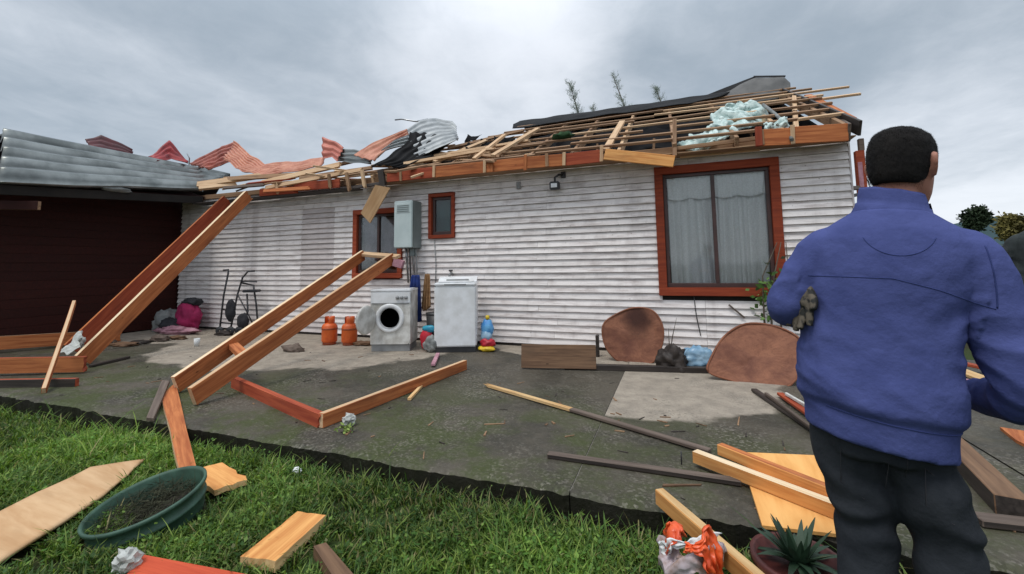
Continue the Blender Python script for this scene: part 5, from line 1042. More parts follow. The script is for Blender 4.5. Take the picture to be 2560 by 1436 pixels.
def blob_tree(c, r, H, mat, label, n, size, seed, sq=1.0, cat='tree'):
    random.seed(seed); c = V(c); t = thing('round_tree' if cat == 'tree' else cat, (c.x, c.y, -0.2), label, cat)
    bm = bmesh.new(); bm_tube(bm, [(c.x, c.y, -0.3), (c.x + 0.1, c.y, c.z*0.6), (c.x, c.y, c.z)], [r*0.12, r*0.09, r*0.03], 7)
    for i in range(5): a = i*1.3; bm_tube(bm, [(c.x, c.y, c.z - r*0.8), (c.x + math.cos(a)*r*0.6, c.y + math.sin(a)*r*0.6, c.z + r*0.1)], [r*0.05, r*0.015], 5)
    from_bm('trunk', bm, 'twig', t)
    bm = bmesh.new(); cl_ = [V((random.gauss(0, 1), random.gauss(0, 1), random.gauss(0, 1))).normalized()*r*random.uniform(0.35, 0.85) for _ in range(38)]; P = []
    for _ in range(n):
        q = random.choice(cl_); d = V((random.gauss(0, 1), random.gauss(0, 1), random.gauss(0, 1)))*r*0.15; e = q + d; P.append(c + V((e.x, e.y, e.z*sq)))
    leaf_cloud(bm, P, size); from_bm('crown', bm, mat, t)
blob_tree((31.837, 56.903, 5.526), 1.5, 4, 'tree', 'small round dark tree on the skyline above the shoulder', 2600, 0.4, 21)
blob_tree((14.728, 20.761, 2.586), 0.62, 3, 'golden', 'golden brown shrub on the skyline at the right edge', 2600, 0.16, 22, 1.3, 'shrub')
blob_tree((11.226, 11.001, 1.224), 1.6, 3, 'tree', 'dark bush just outside the right edge', 2500, 0.22, 24, 0.9, 'bush') if False else None
random.seed(99)

# ================================================================== THE PERSON
MT['fleece'] = plain('blue_fleece', (0.080, 0.098, 0.262), (0.058, 0.073, 0.205), 7, 0.97, 0, 0.5, spec=0.08)
MT['fleece2'] = plain('navy_fleece_seam', (0.048, 0.064, 0.19), (0.04, 0.055, 0.16), 5, 0.95, spec=0.1)
MT['jeans'] = plain('charcoal_jeans', (0.014, 0.017, 0.022), (0.034, 0.038, 0.045), 6, 0.9, 0, 0.5, spec=0.15)
MT['skin'] = plain('skin', (0.42, 0.19, 0.13), (0.36, 0.15, 0.10), 8, 0.6)
MT['hairm'] = plain('black_hair', (0.010, 0.009, 0.009), (0.017, 0.015, 0.014), 25, 0.85, 0, 0.2, spec=0.15)
MT['shoe'] = plain('dark_shoe', (0.02, 0.018, 0.016), (0.03, 0.026, 0.022), 9, 0.6)
MT['glovem'] = plain('camouflage_glove', (0.11, 0.09, 0.065), (0.012, 0.012, 0.010), 28, 0.8, lo=0.46, hi=0.54)
MPOS = V((0.570, -4.411, 0.741)); MAN = Matrix.Translation((MPOS.x, MPOS.y, -0.09)) @ Matrix.Rotation(0.055, 4, V((_f.x, _f.y, 0)).normalized()) @ Matrix.Rotation(-0.22, 4, 'Z') @ Matrix.Scale(0.97, 4)
DG = lambda: bpy.context.evaluated_depsgraph_get()
def loft(bm, rings, n=28):
    """rings: (center, half-width, half-depth, axis x, axis y)"""
    R = []
    for c, a, b, ax, ay in rings:
        R.append([bm.verts.new(V(c) + V(ax)*a*math.cos(2*PI*k/n) + V(ay)*b*math.sin(2*PI*k/n)) for k in range(n)])
    for p, q in zip(R, R[1:]):
        for k in range(n): bm.faces.new((p[k], p[(k + 1) % n], q[(k + 1) % n], q[k]))
    bm.faces.new(R[0][::-1]); bm.faces.new(R[-1])
def limb(bm, pts, rad, n=18, sub=6):
    P = [V(p) for p in pts]; C = []; Rr = []
    for i in range(len(P) - 1):
        a, b, c, d = P[max(i - 1, 0)], P[i], P[i + 1], P[min(i + 2, len(P) - 1)]
        for k in range(sub):
            u = k/sub; C.append(0.5*((2*b) + (c - a)*u + (2*a - 5*b + 4*c - d)*u*u + (-a + 3*b - 3*c + d)*u**3)); Rr.append(rad[i]*(1 - u) + rad[i + 1]*u)
    C.append(P[-1]); Rr.append(rad[-1]); bm_tube(bm, C, Rr, n)
def solidify_remesh(bm, voxel, smooth_it=4):
    bmesh.ops.recalc_face_normals(bm, faces=bm.faces)
    me = bpy.data.meshes.new('tmp'); bm.to_mesh(me); bm.free(); o = bpy.data.objects.new('tmp', me); COL.objects.link(o)
    r = o.modifiers.new('r', 'REMESH'); r.mode = 'VOXEL'; r.voxel_size = voxel
    sm = o.modifiers.new('s', 'SMOOTH'); sm.factor = 0.5; sm.iterations = smooth_it
    bpy.context.view_layer.update()
    out = bpy.data.meshes.new_from_object(o.evaluated_get(DG())); bpy.data.objects.remove(o); bpy.data.meshes.remove(me); return out
def normals(me):
    a = np.zeros(len(me.vertices)*3, np.float32); me.vertices.foreach_get('normal', a); return [V(r) for r in a.reshape(-1, 3).tolist()]
X3, Y3 = (1, 0, 0), (0, 1, 0)
# posture: the right shoulder hangs lower, hips shifted a little
def tilt(z): return 0.0
def sway(me):
    for v in me.vertices:
        z = v.co.z; k = max(0.0, min(1.0, (z - 0.42)/0.33)); k = k*k*(3 - 2*k); u = max(0.0, min(1.0, (z - 1.0)/0.42)); u = u*u*(3 - 2*u)
        v.co.x -= 0.052*k*(1 - u)
    return me
with at((0, 0, 0), rot=MAN):
    man = thing('person', (0, 0, 0), 'person in a blue fleece and dark jeans standing with back turned', 'person')
    HC = V((0.035, 0.035, 1.595)); HY = math.radians(-32)      # head centre, head turned to the right
    # ---- body: head, neck, trunk, arms and hands in one surface
    bm = bmesh.new(); Hm = Matrix.Translation(HC) @ Matrix.Rotation(HY, 4, 'Z') @ Matrix.Rotation(math.radians(-6), 4, 'X') @ Matrix.Scale(1.05, 4)
    prof = [(-0.112, 0.030, 0.034, 0.060), (-0.100, 0.046, 0.052, 0.045), (-0.075, 0.058, 0.074, 0.028), (-0.045, 0.066, 0.086, 0.014), (-0.010, 0.071, 0.093, 0.004), (0.03, 0.075, 0.097, 0.0), (0.065, 0.0735, 0.095, -0.002), (0.095, 0.063, 0.083, -0.004), (0.113, 0.042, 0.056, -0.005), (0.120, 0.015, 0.02, -0.005)]
    loft(bm, [(Hm @ V((0, cy, z)), a, b, Hm.to_3x3() @ V(X3), Hm.to_3x3() @ V(Y3)) for z, a, b, cy in prof], 28)
    # face: nose, brow, lips, ears
    limb(bm, [Hm @ V((0, 0.094, 0.015)), Hm @ V((0, 0.108, -0.012)), Hm @ V((0, 0.116, -0.030)), Hm @ V((0, 0.098, -0.040))], [0.010, 0.012, 0.015, 0.012], 10, 3)
    limb(bm, [Hm @ V((-0.05, 0.078, 0.022)), Hm @ V((0, 0.098, 0.026)), Hm @ V((0.05, 0.078, 0.022))], [0.010, 0.013, 0.010], 10, 3)
    limb(bm, [Hm @ V((-0.026, 0.088, -0.068)), Hm @ V((0, 0.099, -0.066)), Hm @ V((0.026, 0.088, -0.068))], [0.006, 0.010, 0.006], 8, 3)
    for s in (-1, 1):
        E = [Hm @ V((s*(0.074 + dx), y, z)) for dx, y, z in ((0.0, 0.012, -0.036), (0.007, 0.004, -0.022), (0.012, -0.010, 0.0), (0.013, -0.014, 0.018), (0.008, -0.002, 0.030), (0.001, 0.012, 0.022))]
        limb(bm, E, [0.006, 0.007, 0.008, 0.008, 0.007, 0.006], 8, 3)
        loft(bm, [(Hm @ V((s*0.070, 0.004, -0.002)), 0.006, 0.030, Hm.to_3x3() @ V((0, 0.4, 0)), Hm.to_3x3() @ V((0, 0, 1))), (Hm @ V((s*0.079, 0.002, 0.0)), 0.02, 0.028, Hm.to_3x3() @ V((0, 0.8, 0)), Hm.to_3x3() @ V((0, 0, 1)))], 12)
    limb(bm, [(0, 0.0, 1.36), (0.005, 0.005, 1.44), (0.015, 0.022, 1.52), HC + V((0, 0.0, -0.03))], [0.085, 0.066, 0.058, 0.056], 20, 4)
    limb(bm, [(0, 0, 0.9), (0, 0, 1.1), (0, 0, 1.28), (0, 0, 1.38)], [0.13, 0.12, 0.13, 0.09], 20, 4)
    AL_ = [(-0.178, 0.0, 1.315), (-0.222, -0.01, 1.21), (-0.236, 0.0, 1.115), (-0.19, 0.17, 1.11), (-0.10, 0.27, 1.13)]
    AR_ = [(0.188, 0.0, 1.295), (0.262, 0.0, 1.13), (0.325, -0.005, 0.935), (0.295, 0.10, 0.885), (0.225, 0.20, 0.885)]
    for P in (AL_, AR_): limb(bm, P, [0.05, 0.045, 0.038, 0.033, 0.027], 14, 4)
    def hand(wr, fwd, palm_n, sgn):
        wr, f, n = V(wr), V(fwd).normalized(), V(palm_n).normalized(); n = (n - f*n.dot(f)).normalized(); s = f.cross(n)
        loft(bm, [(wr, 0.026, 0.016, s, n), (wr + f*0.04, 0.038, 0.016, s, n), (wr + f*0.085, 0.040, 0.013, s, n), (wr + f*0.095, 0.036, 0.009, s, n)], 16)
        for i, L in enumerate((0.070, 0.080, 0.075, 0.058)):
            b = wr + f*0.088 + s*(-0.030 + 0.020*i)
            limb(bm, [b - f*0.02, b + f*L*0.42 + n*0.006, b + f*L*0.72 + n*0.022, b + f*L*0.86 + n*0.042], [0.0095, 0.009, 0.008, 0.0065], 10, 3)
        t0 = wr + f*0.028 + s*sgn*0.030
        limb(bm, [t0, t0 + f*0.03 + s*sgn*0.022 + n*0.008, t0 + f*0.058 + s*sgn*0.026 + n*0.018], [0.013, 0.011, 0.008], 10, 3)
    hand(AL_[-1], (0.55, 0.35, 0.1), (0.2, -0.3, -0.9), -1); hand(AR_[-1], (-0.75, 0.35, 0.05), (0, -0.3, -1), 1)
    from_mesh('body', sway(solidify_remesh(bm, 0.0065, 2)), 'skin', man, None, True)
    for s in (-1, 1):
        lathe('eye', [(0, 0.011), (0.008, 0.008), (0.011, 0), (0.008, -0.008), (0, -0.011)], 'whitep', man, Hm @ Matrix.Translation((s*0.031, 0.083, 0.006)), 12)
        lathe('iris', [(0, 0.0045), (0.004, 0.002), (0.0045, 0.0)], 'hairm', man, Hm @ Matrix.Translation((s*0.031, 0.0925, 0.006)) @ Matrix.Rotation(-PI/2, 4, 'X'), 10)
    # ---- hair: cropped cap over the skull
    bm = bmesh.new()
    hp = [(-0.062, 0.052, 0.062, -0.028), (-0.045, 0.0645, 0.078, -0.018), (-0.010, 0.0755, 0.092, -0.010), (0.03, 0.0805, 0.102, -0.004), (0.065, 0.079, 0.100, -0.004), (0.095, 0.0685, 0.089, -0.005), (0.115, 0.047, 0.061, -0.006), (0.1245, 0.018, 0.023, -0.006)]
    loft(bm, [(Hm @ V((0, cy, z)), a, b, Hm.to_3x3() @ V(X3), Hm.to_3x3() @ V(Y3)) for z, a, b, cy in hp], 32)
    Hi = Hm.inverted()
    me = solidify_remesh(bm, 0.005, 3); bm = bmesh.new(); bm.from_mesh(me)
    dead = []
    for v in bm.verts:
        p = Hi @ v.co
        if p.y > 0.060 and p.z < 0.075: dead.append(v)
        elif p.y > 0.014 and p.z < -0.004 + 0.3*(p.y - 0.014): dead.append(v)
        v.co += v.normal*(0.0012*mnoise.noise(v.co*60) + 0.0008*mnoise.noise(v.co*160))
    bmesh.ops.delete(bm, geom=dead, context='VERTS'); bm.to_mesh(me); bm.free()
    from_mesh('hair', me, 'hairm', man, None, True)
    # short strands that break the outline
    bm = bmesh.new(); src = [(v.co.copy(), v.normal.copy()) for v in me.vertices]
    for _ in range(9000):
        p, nn = random.choice(src)
        nn = nn.copy()
        d = (nn + V((random.gauss(0, 0.35), random.gauss(0, 0.35), random.gauss(0, 0.35) - 0.3))).normalized()*random.uniform(0.003, 0.006); s = d.orthogonal().normalized()*0.0007
        p = p - nn*0.001; bm.faces.new([bm.verts.new(p - s), bm.verts.new(p + s), bm.verts.new(p + d)])
    for _ in range(2600):
        a = random.uniform(-PI, 0); z = random.uniform(-0.085, -0.035); zz = (z + 0.085)/0.05
        if random.random() > zz: continue
        p = Hm @ V((0.0585*math.cos(a)*(1 + 0.22*zz), -0.022 + 0.066*math.sin(a)*(1 + 0.2*zz), z)); d = V((random.gauss(0, 0.3), random.gauss(0, 0.3), -1)).normalized()*0.004; s = d.orthogonal().normalized()*0.0006
        bm.faces.new([bm.verts.new(p - s), bm.verts.new(p + s), bm.verts.new(p + d)])
    o = from_bm('hair_stubble', bm, 'hairm', man); o['kind'] = 'stuff'
    # ---- fleece
    bm = bmesh.new()
    tor = [(0.725, -0.004, 0.186, 0.154), (0.80, -0.002, 0.188, 0.154), (0.815, 0.0, 0.190, 0.155), (0.838, 0.0, 0.207, 0.170), (0.90, 0.0, 0.208, 0.164), (1.02, 0.0, 0.198, 0.140), (1.14, 0.0, 0.198, 0.136), (1.25, 0.0, 0.210, 0.138), (1.31, 0.0, 0.212, 0.130), (1.35, 0.0, 0.200, 0.120), (1.385, 0.0, 0.172, 0.108), (1.418, 0.003, 0.132, 0.096), (1.448, 0.008, 0.098, 0.086)]
    rings = []
    for z, cy, a, b in tor:
        sl = -0.055*min(1, max(0, (z - 0.95)/0.45)) - 0.10*min(1, max(0, (1.0 - z)/0.25))   # hem and shoulders drop to the right
        rings.append(((0.0, cy, z), a, b, (1, 0, sl), (0, 1, -0.05 if z < 1.0 else 0)))
    loft(bm, rings, 40)
    limb(bm, [(-0.12, 0, 1.345)] + AL_[:4] + [(-0.13, 0.235, 1.12)], [0.060, 0.071, 0.066, 0.060, 0.050, 0.044], 20, 5)
    limb(bm, [(0.12, 0, 1.335)] + AR_[:4] + [(0.255, 0.165, 0.885)], [0.060, 0.073, 0.070, 0.066, 0.054, 0.046], 20, 5)
    me = solidify_remesh(bm, 0.0075, 5)
    # folds: drag lines at elbows, waist and armpits
    NRM = normals(me)
    for v in me.vertices:
        p = v.co; n = NRM[v.index]; d = 0.0
        arm = abs(p.x) > 0.225 and p.z > 0.86
        d += 0.003*mnoise.noise(p*8) + 0.0012*mnoise.noise(p*24)
        rid = lambda q: 1 - 2*abs(mnoise.noise(q))          # soft ridges with sharp valleys
        if arm:
            e = V(AL_[2] if p.x < 0 else AR_[2]); w_ = math.exp(-((p - e).length/0.16)**2)
            d += (0.011*w_ + 0.003)*rid(V((p.x*4, p.y*6 + p.z*4, p.z*11 - p.y*7)))
        else:
            s_ = 1 if p.x > 0 else -1
            w_ = math.exp(-((p.z - 0.885)/0.075)**2); d += 0.008*w_*rid(V((p.x*5 + p.z*6, p.y*3, p.z*11 + p.x*6)))
            w2 = math.exp(-((abs(p.x) - 0.19)/0.08)**2 - ((p.z - 1.10)/0.17)**2); d += 0.009*w2*rid(V((p.x*6*s_ + p.z*9, p.y*2, p.z*9 - p.x*s_*11)))
            d += 0.005*math.exp(-((p.z - 1.02)/0.16)**2)*rid(V((p.x*9 + p.z*4, p.y*3, p.z*6 + 3)))
            d += 0.004*math.exp(-((p.z - 1.33)/0.09)**2)*rid(V((p.x*10, p.y*4, p.z*5 + 9)))
        v.co = p + n*d
    sway(me); fl = from_mesh('fleece', me, 'fleece', man, None, True)
    # seams and piping laid on the cloth
    from mathutils.bvhtree import BVHTree
    bv = BVHTree.FromPolygons([v.co for v in me.vertices], [tuple(p.vertices) for p in me.polygons])
    def seam(nm, pts, r=0.0014, mat='fleece2', off=0.0002):
        q = []
        for x, z in pts:
            h = bv.ray_cast(V((x, -0.6, z)), V((0, 1, 0)))
            if h[0] is not None: q.append(h[0] + h[1]*off)
        if len(q) > 2:
            bm = bmesh.new(); bm_tube(bm, q, r, 6); from_bm(nm, bm, mat, fl)
    seam('yoke_seam', [(x, 1.232 - 0.055*max(0, x + 0.02)/0.2 - 0.10*max(0, x - 0.08)) for x in np.linspace(-0.225, 0.205, 60)])
    seam('neck_patch_seam', [(0.0 + 0.088*math.cos(a), 1.385 - 0.085*math.sin(a)) for a in np.linspace(0.35, PI - 0.35, 40)])
    seam('armhole_seam', [(0.192 + 0.016*math.sin(u*3), 1.335 - 0.28*u) for u in np.linspace(0, 0.62, 30)], 0.002)
    
    seam('waist_seam', [(x, 0.812 - 0.10*x) for x in np.linspace(-0.185, 0.185, 60)], 0.002)
    # collar: two stacked folds
    bm = bmesh.new(); cr = []
    for (z, a, b, cy, sl) in ((1.425, 0.112, 0.094, 0.010, -0.12), (1.452, 0.097, 0.090, 0.014, -0.15), (1.466, 0.094, 0.088, 0.016, -0.16), (1.470, 0.089, 0.084, 0.018, -0.16), (1.486, 0.088, 0.083, 0.02, -0.18), (1.512, 0.083, 0.080, 0.024, -0.2), (1.520, 0.080, 0.078, 0.025, -0.2), (1.512, 0.073, 0.072, 0.025, -0.2), (1.46, 0.07, 0.07, 0.018, -0.15)):
        cr.append(((0.006, cy, z), a, b, (1, 0, sl), (0, 1, 0.1)))
    R = []
    for c, a, b, ax, ay in cr: R.append([bm.verts.new(V(c) + V(ax)*a*math.cos(2*PI*k/40) + V(ay)*b*math.sin(2*PI*k/40) + V((0, 0, 0.004*mnoise.noise(V((math.cos(2*PI*k/40)*2, math.sin(2*PI*k/40)*2, c[2]*30)))))) for k in range(40)])
    for p, q in zip(R, R[1:]):
        for k in range(40): bm.faces.new((p[k], p[(k + 1) % 40], q[(k + 1) % 40], q[k]))
    bmesh.ops.recalc_face_normals(bm, faces=bm.faces); from_bm('collar', bm, 'fleece', man, None, True)
    bm = bmesh.new(); R = []
    for z, a, b in ((1.40, 0.112, 0.100), (1.45, 0.092, 0.090), (1.492, 0.084, 0.084), (1.488, 0.074, 0.076)):
        R.append([bm.verts.new((0.016 + a*math.cos(t_), 0.03 + b*math.sin(t_), z - 0.22*a*math.cos(t_))) for t_ in np.linspace(-0.1, PI + 0.1, 26)])
    for p, q in zip(R, R[1:]):
        for k in range(25): bm.faces.new((p[k], p[k + 1], q[k + 1], q[k]))
    bmesh.ops.recalc_face_normals(bm, faces=bm.faces); from_bm('inner_collar', bm, 'blackfab', man, None, True)
    # ---- trousers
    bm = bmesh.new()
    loft(bm, [((0, 0.0, 0.92), 0.172, 0.128, X3, Y3), ((0, 0, 0.84), 0.174, 0.134, X3, Y3), ((0, -0.004, 0.76), 0.170, 0.130, X3, Y3), ((0, 0, 0.69), 0.165, 0.124, X3, Y3)], 36)
    LL = [(-0.082, 0.0, 0.78), (-0.084, 0.005, 0.60), (-0.082, 0.015, 0.45), (-0.085, 0.0, 0.26), (-0.09, -0.02, 0.05)]; LR = [(0.082, 0.0, 0.78), (0.092, -0.01, 0.60), (0.10, 0.0, 0.45), (0.105, -0.02, 0.26), (0.11, -0.04, 0.05)]
    for P in (LL, LR): limb(bm, P, [0.096, 0.092, 0.080, 0.072, 0.068], 22, 6)
    me = solidify_remesh(bm, 0.009, 4)
    NRM = normals(me)
    for v in me.vertices:
        p = v.co; d = 0.004*mnoise.noise(p*8) + 0.004*math.exp(-((p.z - 0.66)/0.09)**2)*math.sin(42*(p.z - abs(p.x)*0.9) + 4*mnoise.noise(p*6)) + 0.005*math.exp(-((p.z - 0.47)/0.08)**2)*math.sin(50*p.z + 5*mnoise.noise(p*7)) + 0.006*math.exp(-((p.z - 0.10)/0.1)**2)*math.sin(55*p.z + 4*mnoise.noise(p*7))
        v.co = p + NRM[v.index]*d*1.5
    sway(me); tr = from_mesh('trousers', me, 'jeans', man, None, True)
    bv = BVHTree.FromPolygons([v.co for v in me.vertices], [tuple(p.vertices) for p in me.polygons])
    def pseam(nm, pts, r=0.0012):
        q = []
        for x, z in pts:
            h = bv.ray_cast(V((x, -0.6, z)), V((0, 1, 0)))
            if h[0] is not None: q.append(h[0] + h[1]*0.0004)
        if len(q) > 2: bm = bmesh.new(); bm_tube(bm, q, r, 5); from_bm(nm, bm, 'pgrey' if False else 'blackfab', tr)
    for s in (-1, 1): pseam('pocket_seam', [(s*0.04, 0.70), (s*0.04, 0.60), (s*0.095, 0.565), (s*0.15, 0.60), (s*0.15, 0.70), (s*0.04, 0.70)])
    pseam('seat_seam', [(0.0, z) for z in np.linspace(0.80, 0.66, 14)])
    # ---- shoes
    for s, P in ((-1, LL), (1, LR)):
        x, y = P[-1][0], P[-1][1]; bm = bmesh.new()
        loft(bm, [((x, y - 0.075 + 0.27*v, 0.035 + 0.02*math.sin(v*PI)*(1 - v)), 0.042*(0.75 + 0.4*math.sin(v*PI)), 0.035*(1.25 - 0.5*v), X3, (0, 0.1, 1)) for v in np.linspace(0, 1, 9)], 18)
        limb(bm, [(x, y, 0.06), (x, y, 0.13)], [0.05, 0.052], 14, 3); from_mesh('shoe', solidify_remesh(bm, 0.009, 3), 'shoe', man, None, True)
# gloves tucked under the left arm
with at((0, 0, 0), rot=MAN):
    bm = bmesh.new(); g0 = V((-0.245, -0.042, 1.165))
    f = V((-0.15, -0.3, -1)).normalized(); s = V((0.6, -0.75, 0.05)).normalized(); n = f.cross(s)
    loft(bm, [(g0 - f*0.07, 0.038, 0.018, s, n), (g0 - f*0.02, 0.050, 0.020, s, n), (g0 + f*0.03, 0.055, 0.018, s, n), (g0 + f*0.04, 0.05, 0.012, s, n)], 18)
    for i, L in enumerate((0.075, 0.088, 0.082, 0.065)):
        b = g0 + f*0.035 + s*(-0.042 + 0.028*i); limb(bm, [b - f*0.02, b + f*L*0.5 - n*0.008, b + f*L - n*(0.004 + 0.01*(i % 2))], [0.0125, 0.0120, 0.0095], 10, 4)
    t0 = g0 - f*0.01 + s*0.04; limb(bm, [t0, t0 + f*0.03 + s*0.02, t0 + f*0.06 + s*0.022], [0.014, 0.013, 0.010], 10, 4)
    gl = from_mesh('work_glove', solidify_remesh(bm, 0.0045, 3), 'glovem', None, None, True)
    tag(gl, 'mottled dark work glove tucked under the left arm of the person', 'glove')

# a second person, cut off by the right edge of the photograph
M2 = Matrix.Translation(V((3.205, -0.659, 0.969))); M2 = Matrix.Translation((M2.translation.x, M2.translation.y, 0.0)) @ Matrix.Rotation(-0.5, 4, 'Z')
MT['darkjacket'] = plain('dark_teal_jacket', (0.022, 0.032, 0.033), (0.012, 0.017, 0.018), 5, 0.8, 0, 0.4)
with at((0, 0, 0), rot=M2):
    p2 = thing('person', (0, 0, 0), 'person in a dark jacket mostly cut off by the right edge', 'person')
def clone(o, par):
    c = o.copy(); put2 = M2 @ (MAN.inverted() @ WM[o.name]); XF[0] = Matrix.Identity(4); COL.objects.link(c); c.parent = par; c.matrix_parent_inverse = Matrix.Identity(4); c.matrix_basis = WM[par.name].inverted() @ put2; WM[c.name] = put2
    if o.name.split('.')[0] in ('fleece', 'collar'):
        c.material_slots[0].link = 'OBJECT'; c.material_slots[0].material = MT['darkjacket']; c.name = 'jacket' if o.name.startswith('fleece') else 'collar'
        WM[c.name] = put2
    return c
for o in list(man.children): clone(o, p2)

# ================================================================== LAWN
from mathutils.bvhtree import BVHTree
bpy.context.view_layer.update()
LAWN = ['leaning_plank', 'broken_board', 'plywood_sheet', 'cut_plank', 'brown_offcut', 'painted_plank', 'wall', 'propped_stud', 'pot', 'shoe', 'printed_body', 'white_body', 'stacked_lath', 'flat_board', 'paper_scrap']
bvs = []; dg = bpy.context.evaluated_depsgraph_get()
for o in list(COL.objects):
    if o.type == 'MESH' and o.name.split('.')[0] in LAWN:
        e = o.evaluated_get(dg); me = e.to_mesh(); mw = o.matrix_world
        vv = [mw @ v.co for v in me.vertices]; bvs.append((min(v.x for v in vv), max(v.x for v in vv), min(v.y for v in vv), max(v.y for v in vv), BVHTree.FromPolygons(vv, [tuple(p.vertices) for p in me.polygons]))); e.to_mesh_clear()
def gz(x, y):
    b = -0.10
    if y > -4.0: b = -0.10 - (y + 4.0)/0.07*0.025 if y < -3.93 else -0.125 - (y + 3.93)/0.08*0.045
    return b + 0.022*mnoise.noise(V((x*1.7, y*1.7, 0)))
def covered(x, y, z, h):
    for x0, x1, y0, y1, b in bvs:
        if x < x0 or x > x1 or y < y0 or y > y1: continue
        r = b.ray_cast(V((x, y, z - 0.02)), V((0, 0, 1)), h + 0.06)
        if r[0] is not None: return True
    return False
roots = []
def scatter(x0, x1, y0, y1, n, hmul):
    for _ in range(n):
        x = random.uniform(x0, x1); y = random.uniform(y0, y1)
        if y > -3.80: continue
        cl_ = mnoise.noise(V((x*2.3, y*2.3, 4))) ; cl2 = mnoise.noise(V((x*9, y*9, 8)))
        if cl_ + 0.8*cl2 < -0.32 and random.random() < 0.8: continue
        edge = y > -3.98 + 0.05*mnoise.noise(V((x*4, 1, 1)))
        ev = mnoise.noise(V((x*2.1, 6, 2)))
        if edge and (random.random() < 0.70 - 0.75*max(0, ev) + 0.12*(x > -2)): continue
        z = gz(x, y); h = (1.7 if edge else 1.0)*(2.0 if random.random() < 0.03 else 1.0)*hmul*random.uniform(0.5, 1.3)*(0.056 + 0.034*cl_ + 0.02*cl2)
        if covered(x, y, z, h): continue
        roots.append((x, y, z, max(h, 0.02), cl_, cl2))
scatter(-4.2, 0.9, -5.15, -3.80, 108000, 1.0)
scatter(-9.5, -4.2, -5.6, -3.83, 42000, 1.1)
scatter(-9.5, 4.0, -8.5, -5.15, 30000, 1.0)
scatter(0.9, 4.5, -5.3, -3.83, 14000, 1.0)
R = np.array(roots); N = len(R)
ang = RNG.uniform(0, 2*np.pi, N); leanv = RNG.uniform(0.15, 1.15, N)*R[:, 3]; wid = RNG.uniform(0.0016, 0.0042, N)
sx, sy = -np.sin(ang), np.cos(ang); lx, ly = np.cos(ang)*leanv, np.sin(ang)*leanv
Vv = np.zeros((N, 7, 3), np.float32)
for k, (t_, ws) in enumerate(((0.0, 0.8), (0.42, 1.0), (0.78, 0.75))):
    bx = R[:, 0] + lx*t_**2; by = R[:, 1] + ly*t_**2; bz = R[:, 2] + R[:, 3]*(t_ - 0.18*t_**3)
    Vv[:, 2*k, 0] = bx - sx*wid*ws; Vv[:, 2*k, 1] = by - sy*wid*ws; Vv[:, 2*k, 2] = bz
    Vv[:, 2*k + 1, 0] = bx + sx*wid*ws; Vv[:, 2*k + 1, 1] = by + sy*wid*ws; Vv[:, 2*k + 1, 2] = bz
Vv[:, 6, 0] = R[:, 0] + lx; Vv[:, 6, 1] = R[:, 1] + ly; Vv[:, 6, 2] = R[:, 2] + R[:, 3]*0.86
def tint_for(R, N):
    u = RNG.random(N); base = np.zeros((N, 3))
    g1 = np.array([0.115, 0.205, 0.034]); g2 = np.array([0.27, 0.35, 0.075]); g3 = np.array([0.05, 0.105, 0.022]); dry = np.array([0.26, 0.23, 0.10])
    big = np.array([mnoise.noise(V((x*0.9, y*0.9, 3))) + 0.6*mnoise.noise(V((x*3.7, y*3.7, 5))) for x, y in R[:, :2]])
    m = np.clip(0.45 + 0.5*R[:, 4] + 0.8*big + RNG.normal(0, 0.25, N), 0, 1)[:, None]
    base = g3*(1 - m) + g1*m; hi = (u < 0.32)[:, None]; base = np.where(hi, base*0.35 + g2*0.65, base); base = np.where((u > 0.955 - 0.22*np.clip(-big - 0.15, 0, 1))[:, None], dry, base)
    return base*RNG.uniform(0.7, 1.35, N)[:, None]*(0.92 + 0.35*np.clip(big, -1, 1))[:, None]
def leaf_mat(name):
    m = bpy.data.materials.new(name); m.use_nodes = True; m.node_tree.nodes.clear(); t = NT(m.node_tree)
    a = t.n('ShaderNodeAttribute', attribute_name='tint')
    b = t.n('ShaderNodeBsdfPrincipled'); lk(t, a.outputs['Color'], b.inputs['Base Color']); b.inputs['Roughness'].default_value = 0.5; b.inputs['Specular IOR Level'].default_value = 0.25
    tr = t.n('ShaderNodeBsdfTranslucent'); lk(t, t.mix(1.0, a.outputs['Color'], (1.3, 1.4, 0.7), 'MULTIPLY'), tr.inputs[0])
    mx = t.n('ShaderNodeMixShader'); mx.inputs[0].default_value = 0.35; lk(t, b.outputs[0], mx.inputs[1]); lk(t, tr.outputs[0], mx.inputs[2])
    o = t.n('ShaderNodeOutputMaterial'); lk(t, mx.outputs[0], o.inputs[0]); return m
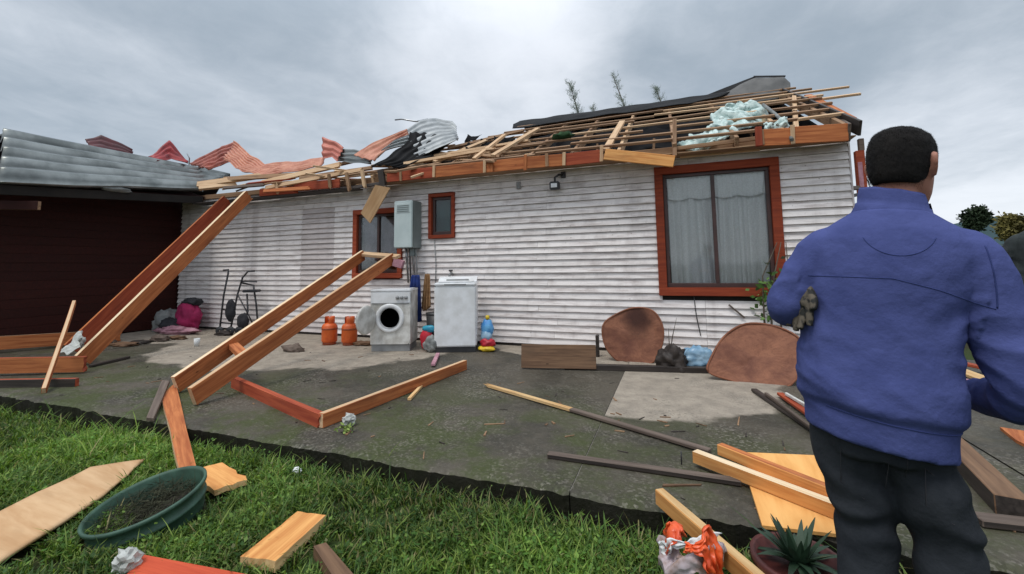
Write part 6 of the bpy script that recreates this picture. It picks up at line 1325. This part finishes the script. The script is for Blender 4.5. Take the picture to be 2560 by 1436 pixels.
def big_mesh(name, verts, loops, starts, tint, mat):
    me = bpy.data.meshes.new(name); me.vertices.add(len(verts)); me.vertices.foreach_set('co', verts.ravel().astype(np.float32))
    me.loops.add(len(loops)); me.loops.foreach_set('vertex_index', loops.astype(np.int32)); me.polygons.add(len(starts)); me.polygons.foreach_set('loop_start', starts.astype(np.int32))
    me.update(calc_edges=True); me.validate()
    at_ = me.color_attributes.new('tint', 'FLOAT_COLOR', 'POINT'); at_.data.foreach_set('color', np.concatenate([tint, np.ones((len(tint), 1))], 1).astype(np.float32).ravel())
    return from_mesh(name, me, mat)
i0 = (np.arange(N)*7)[:, None]
lp = np.concatenate([i0 + np.array([[0, 1, 3, 2]]), i0 + np.array([[2, 3, 5, 4]]), i0 + np.array([[4, 5, 6]])], 1).ravel()
stt = (np.arange(N)[:, None]*11 + np.array([[0, 4, 8]])).ravel()
tg_ = tint_for(R, N); LM = leaf_mat('grass_blades')
g = big_mesh('grass', Vv.reshape(-1, 3), lp, stt, np.repeat(tg_, 7, 0), LM)
tag(g, 'lush green lawn grass in front of the concrete slab', 'grass', kind='stuff')
# broad weed leaves among the blades
pick = RNG.random(N) < (0.20 + 0.25*np.clip(R[:, 5] + R[:, 4], -0.5, 1)); Q = R[pick]; M_ = len(Q)
an = RNG.uniform(0, 2*np.pi, M_); L = RNG.uniform(0.010, 0.028, M_); hz = Q[:, 2] + Q[:, 3]*RNG.uniform(0.45, 0.95, M_); pit = RNG.uniform(-0.3, 0.7, M_)
dx, dy = np.cos(an), np.sin(an); ox = Q[:, 0] + RNG.normal(0, 0.01, M_); oy = Q[:, 1] + RNG.normal(0, 0.01, M_)
Wv = np.zeros((M_, 4, 3), np.float32)
for k, (a, b) in enumerate(((0, 0), (0.55, -0.34), (1, 0), (0.55, 0.34))):
    Wv[:, k, 0] = ox + dx*L*a - dy*L*b; Wv[:, k, 1] = oy + dy*L*a + dx*L*b; Wv[:, k, 2] = hz + L*a*pit - abs(b)*L*0.25
g = big_mesh('weed_leaves', Wv.reshape(-1, 3), np.arange(M_*4), np.arange(M_)*4, np.repeat(tint_for(Q, M_)*np.array([0.85, 1.0, 0.95]), 4, 0), LM)
tag(g, 'small broad weed leaves scattered through the lawn', 'weeds', kind='stuff')
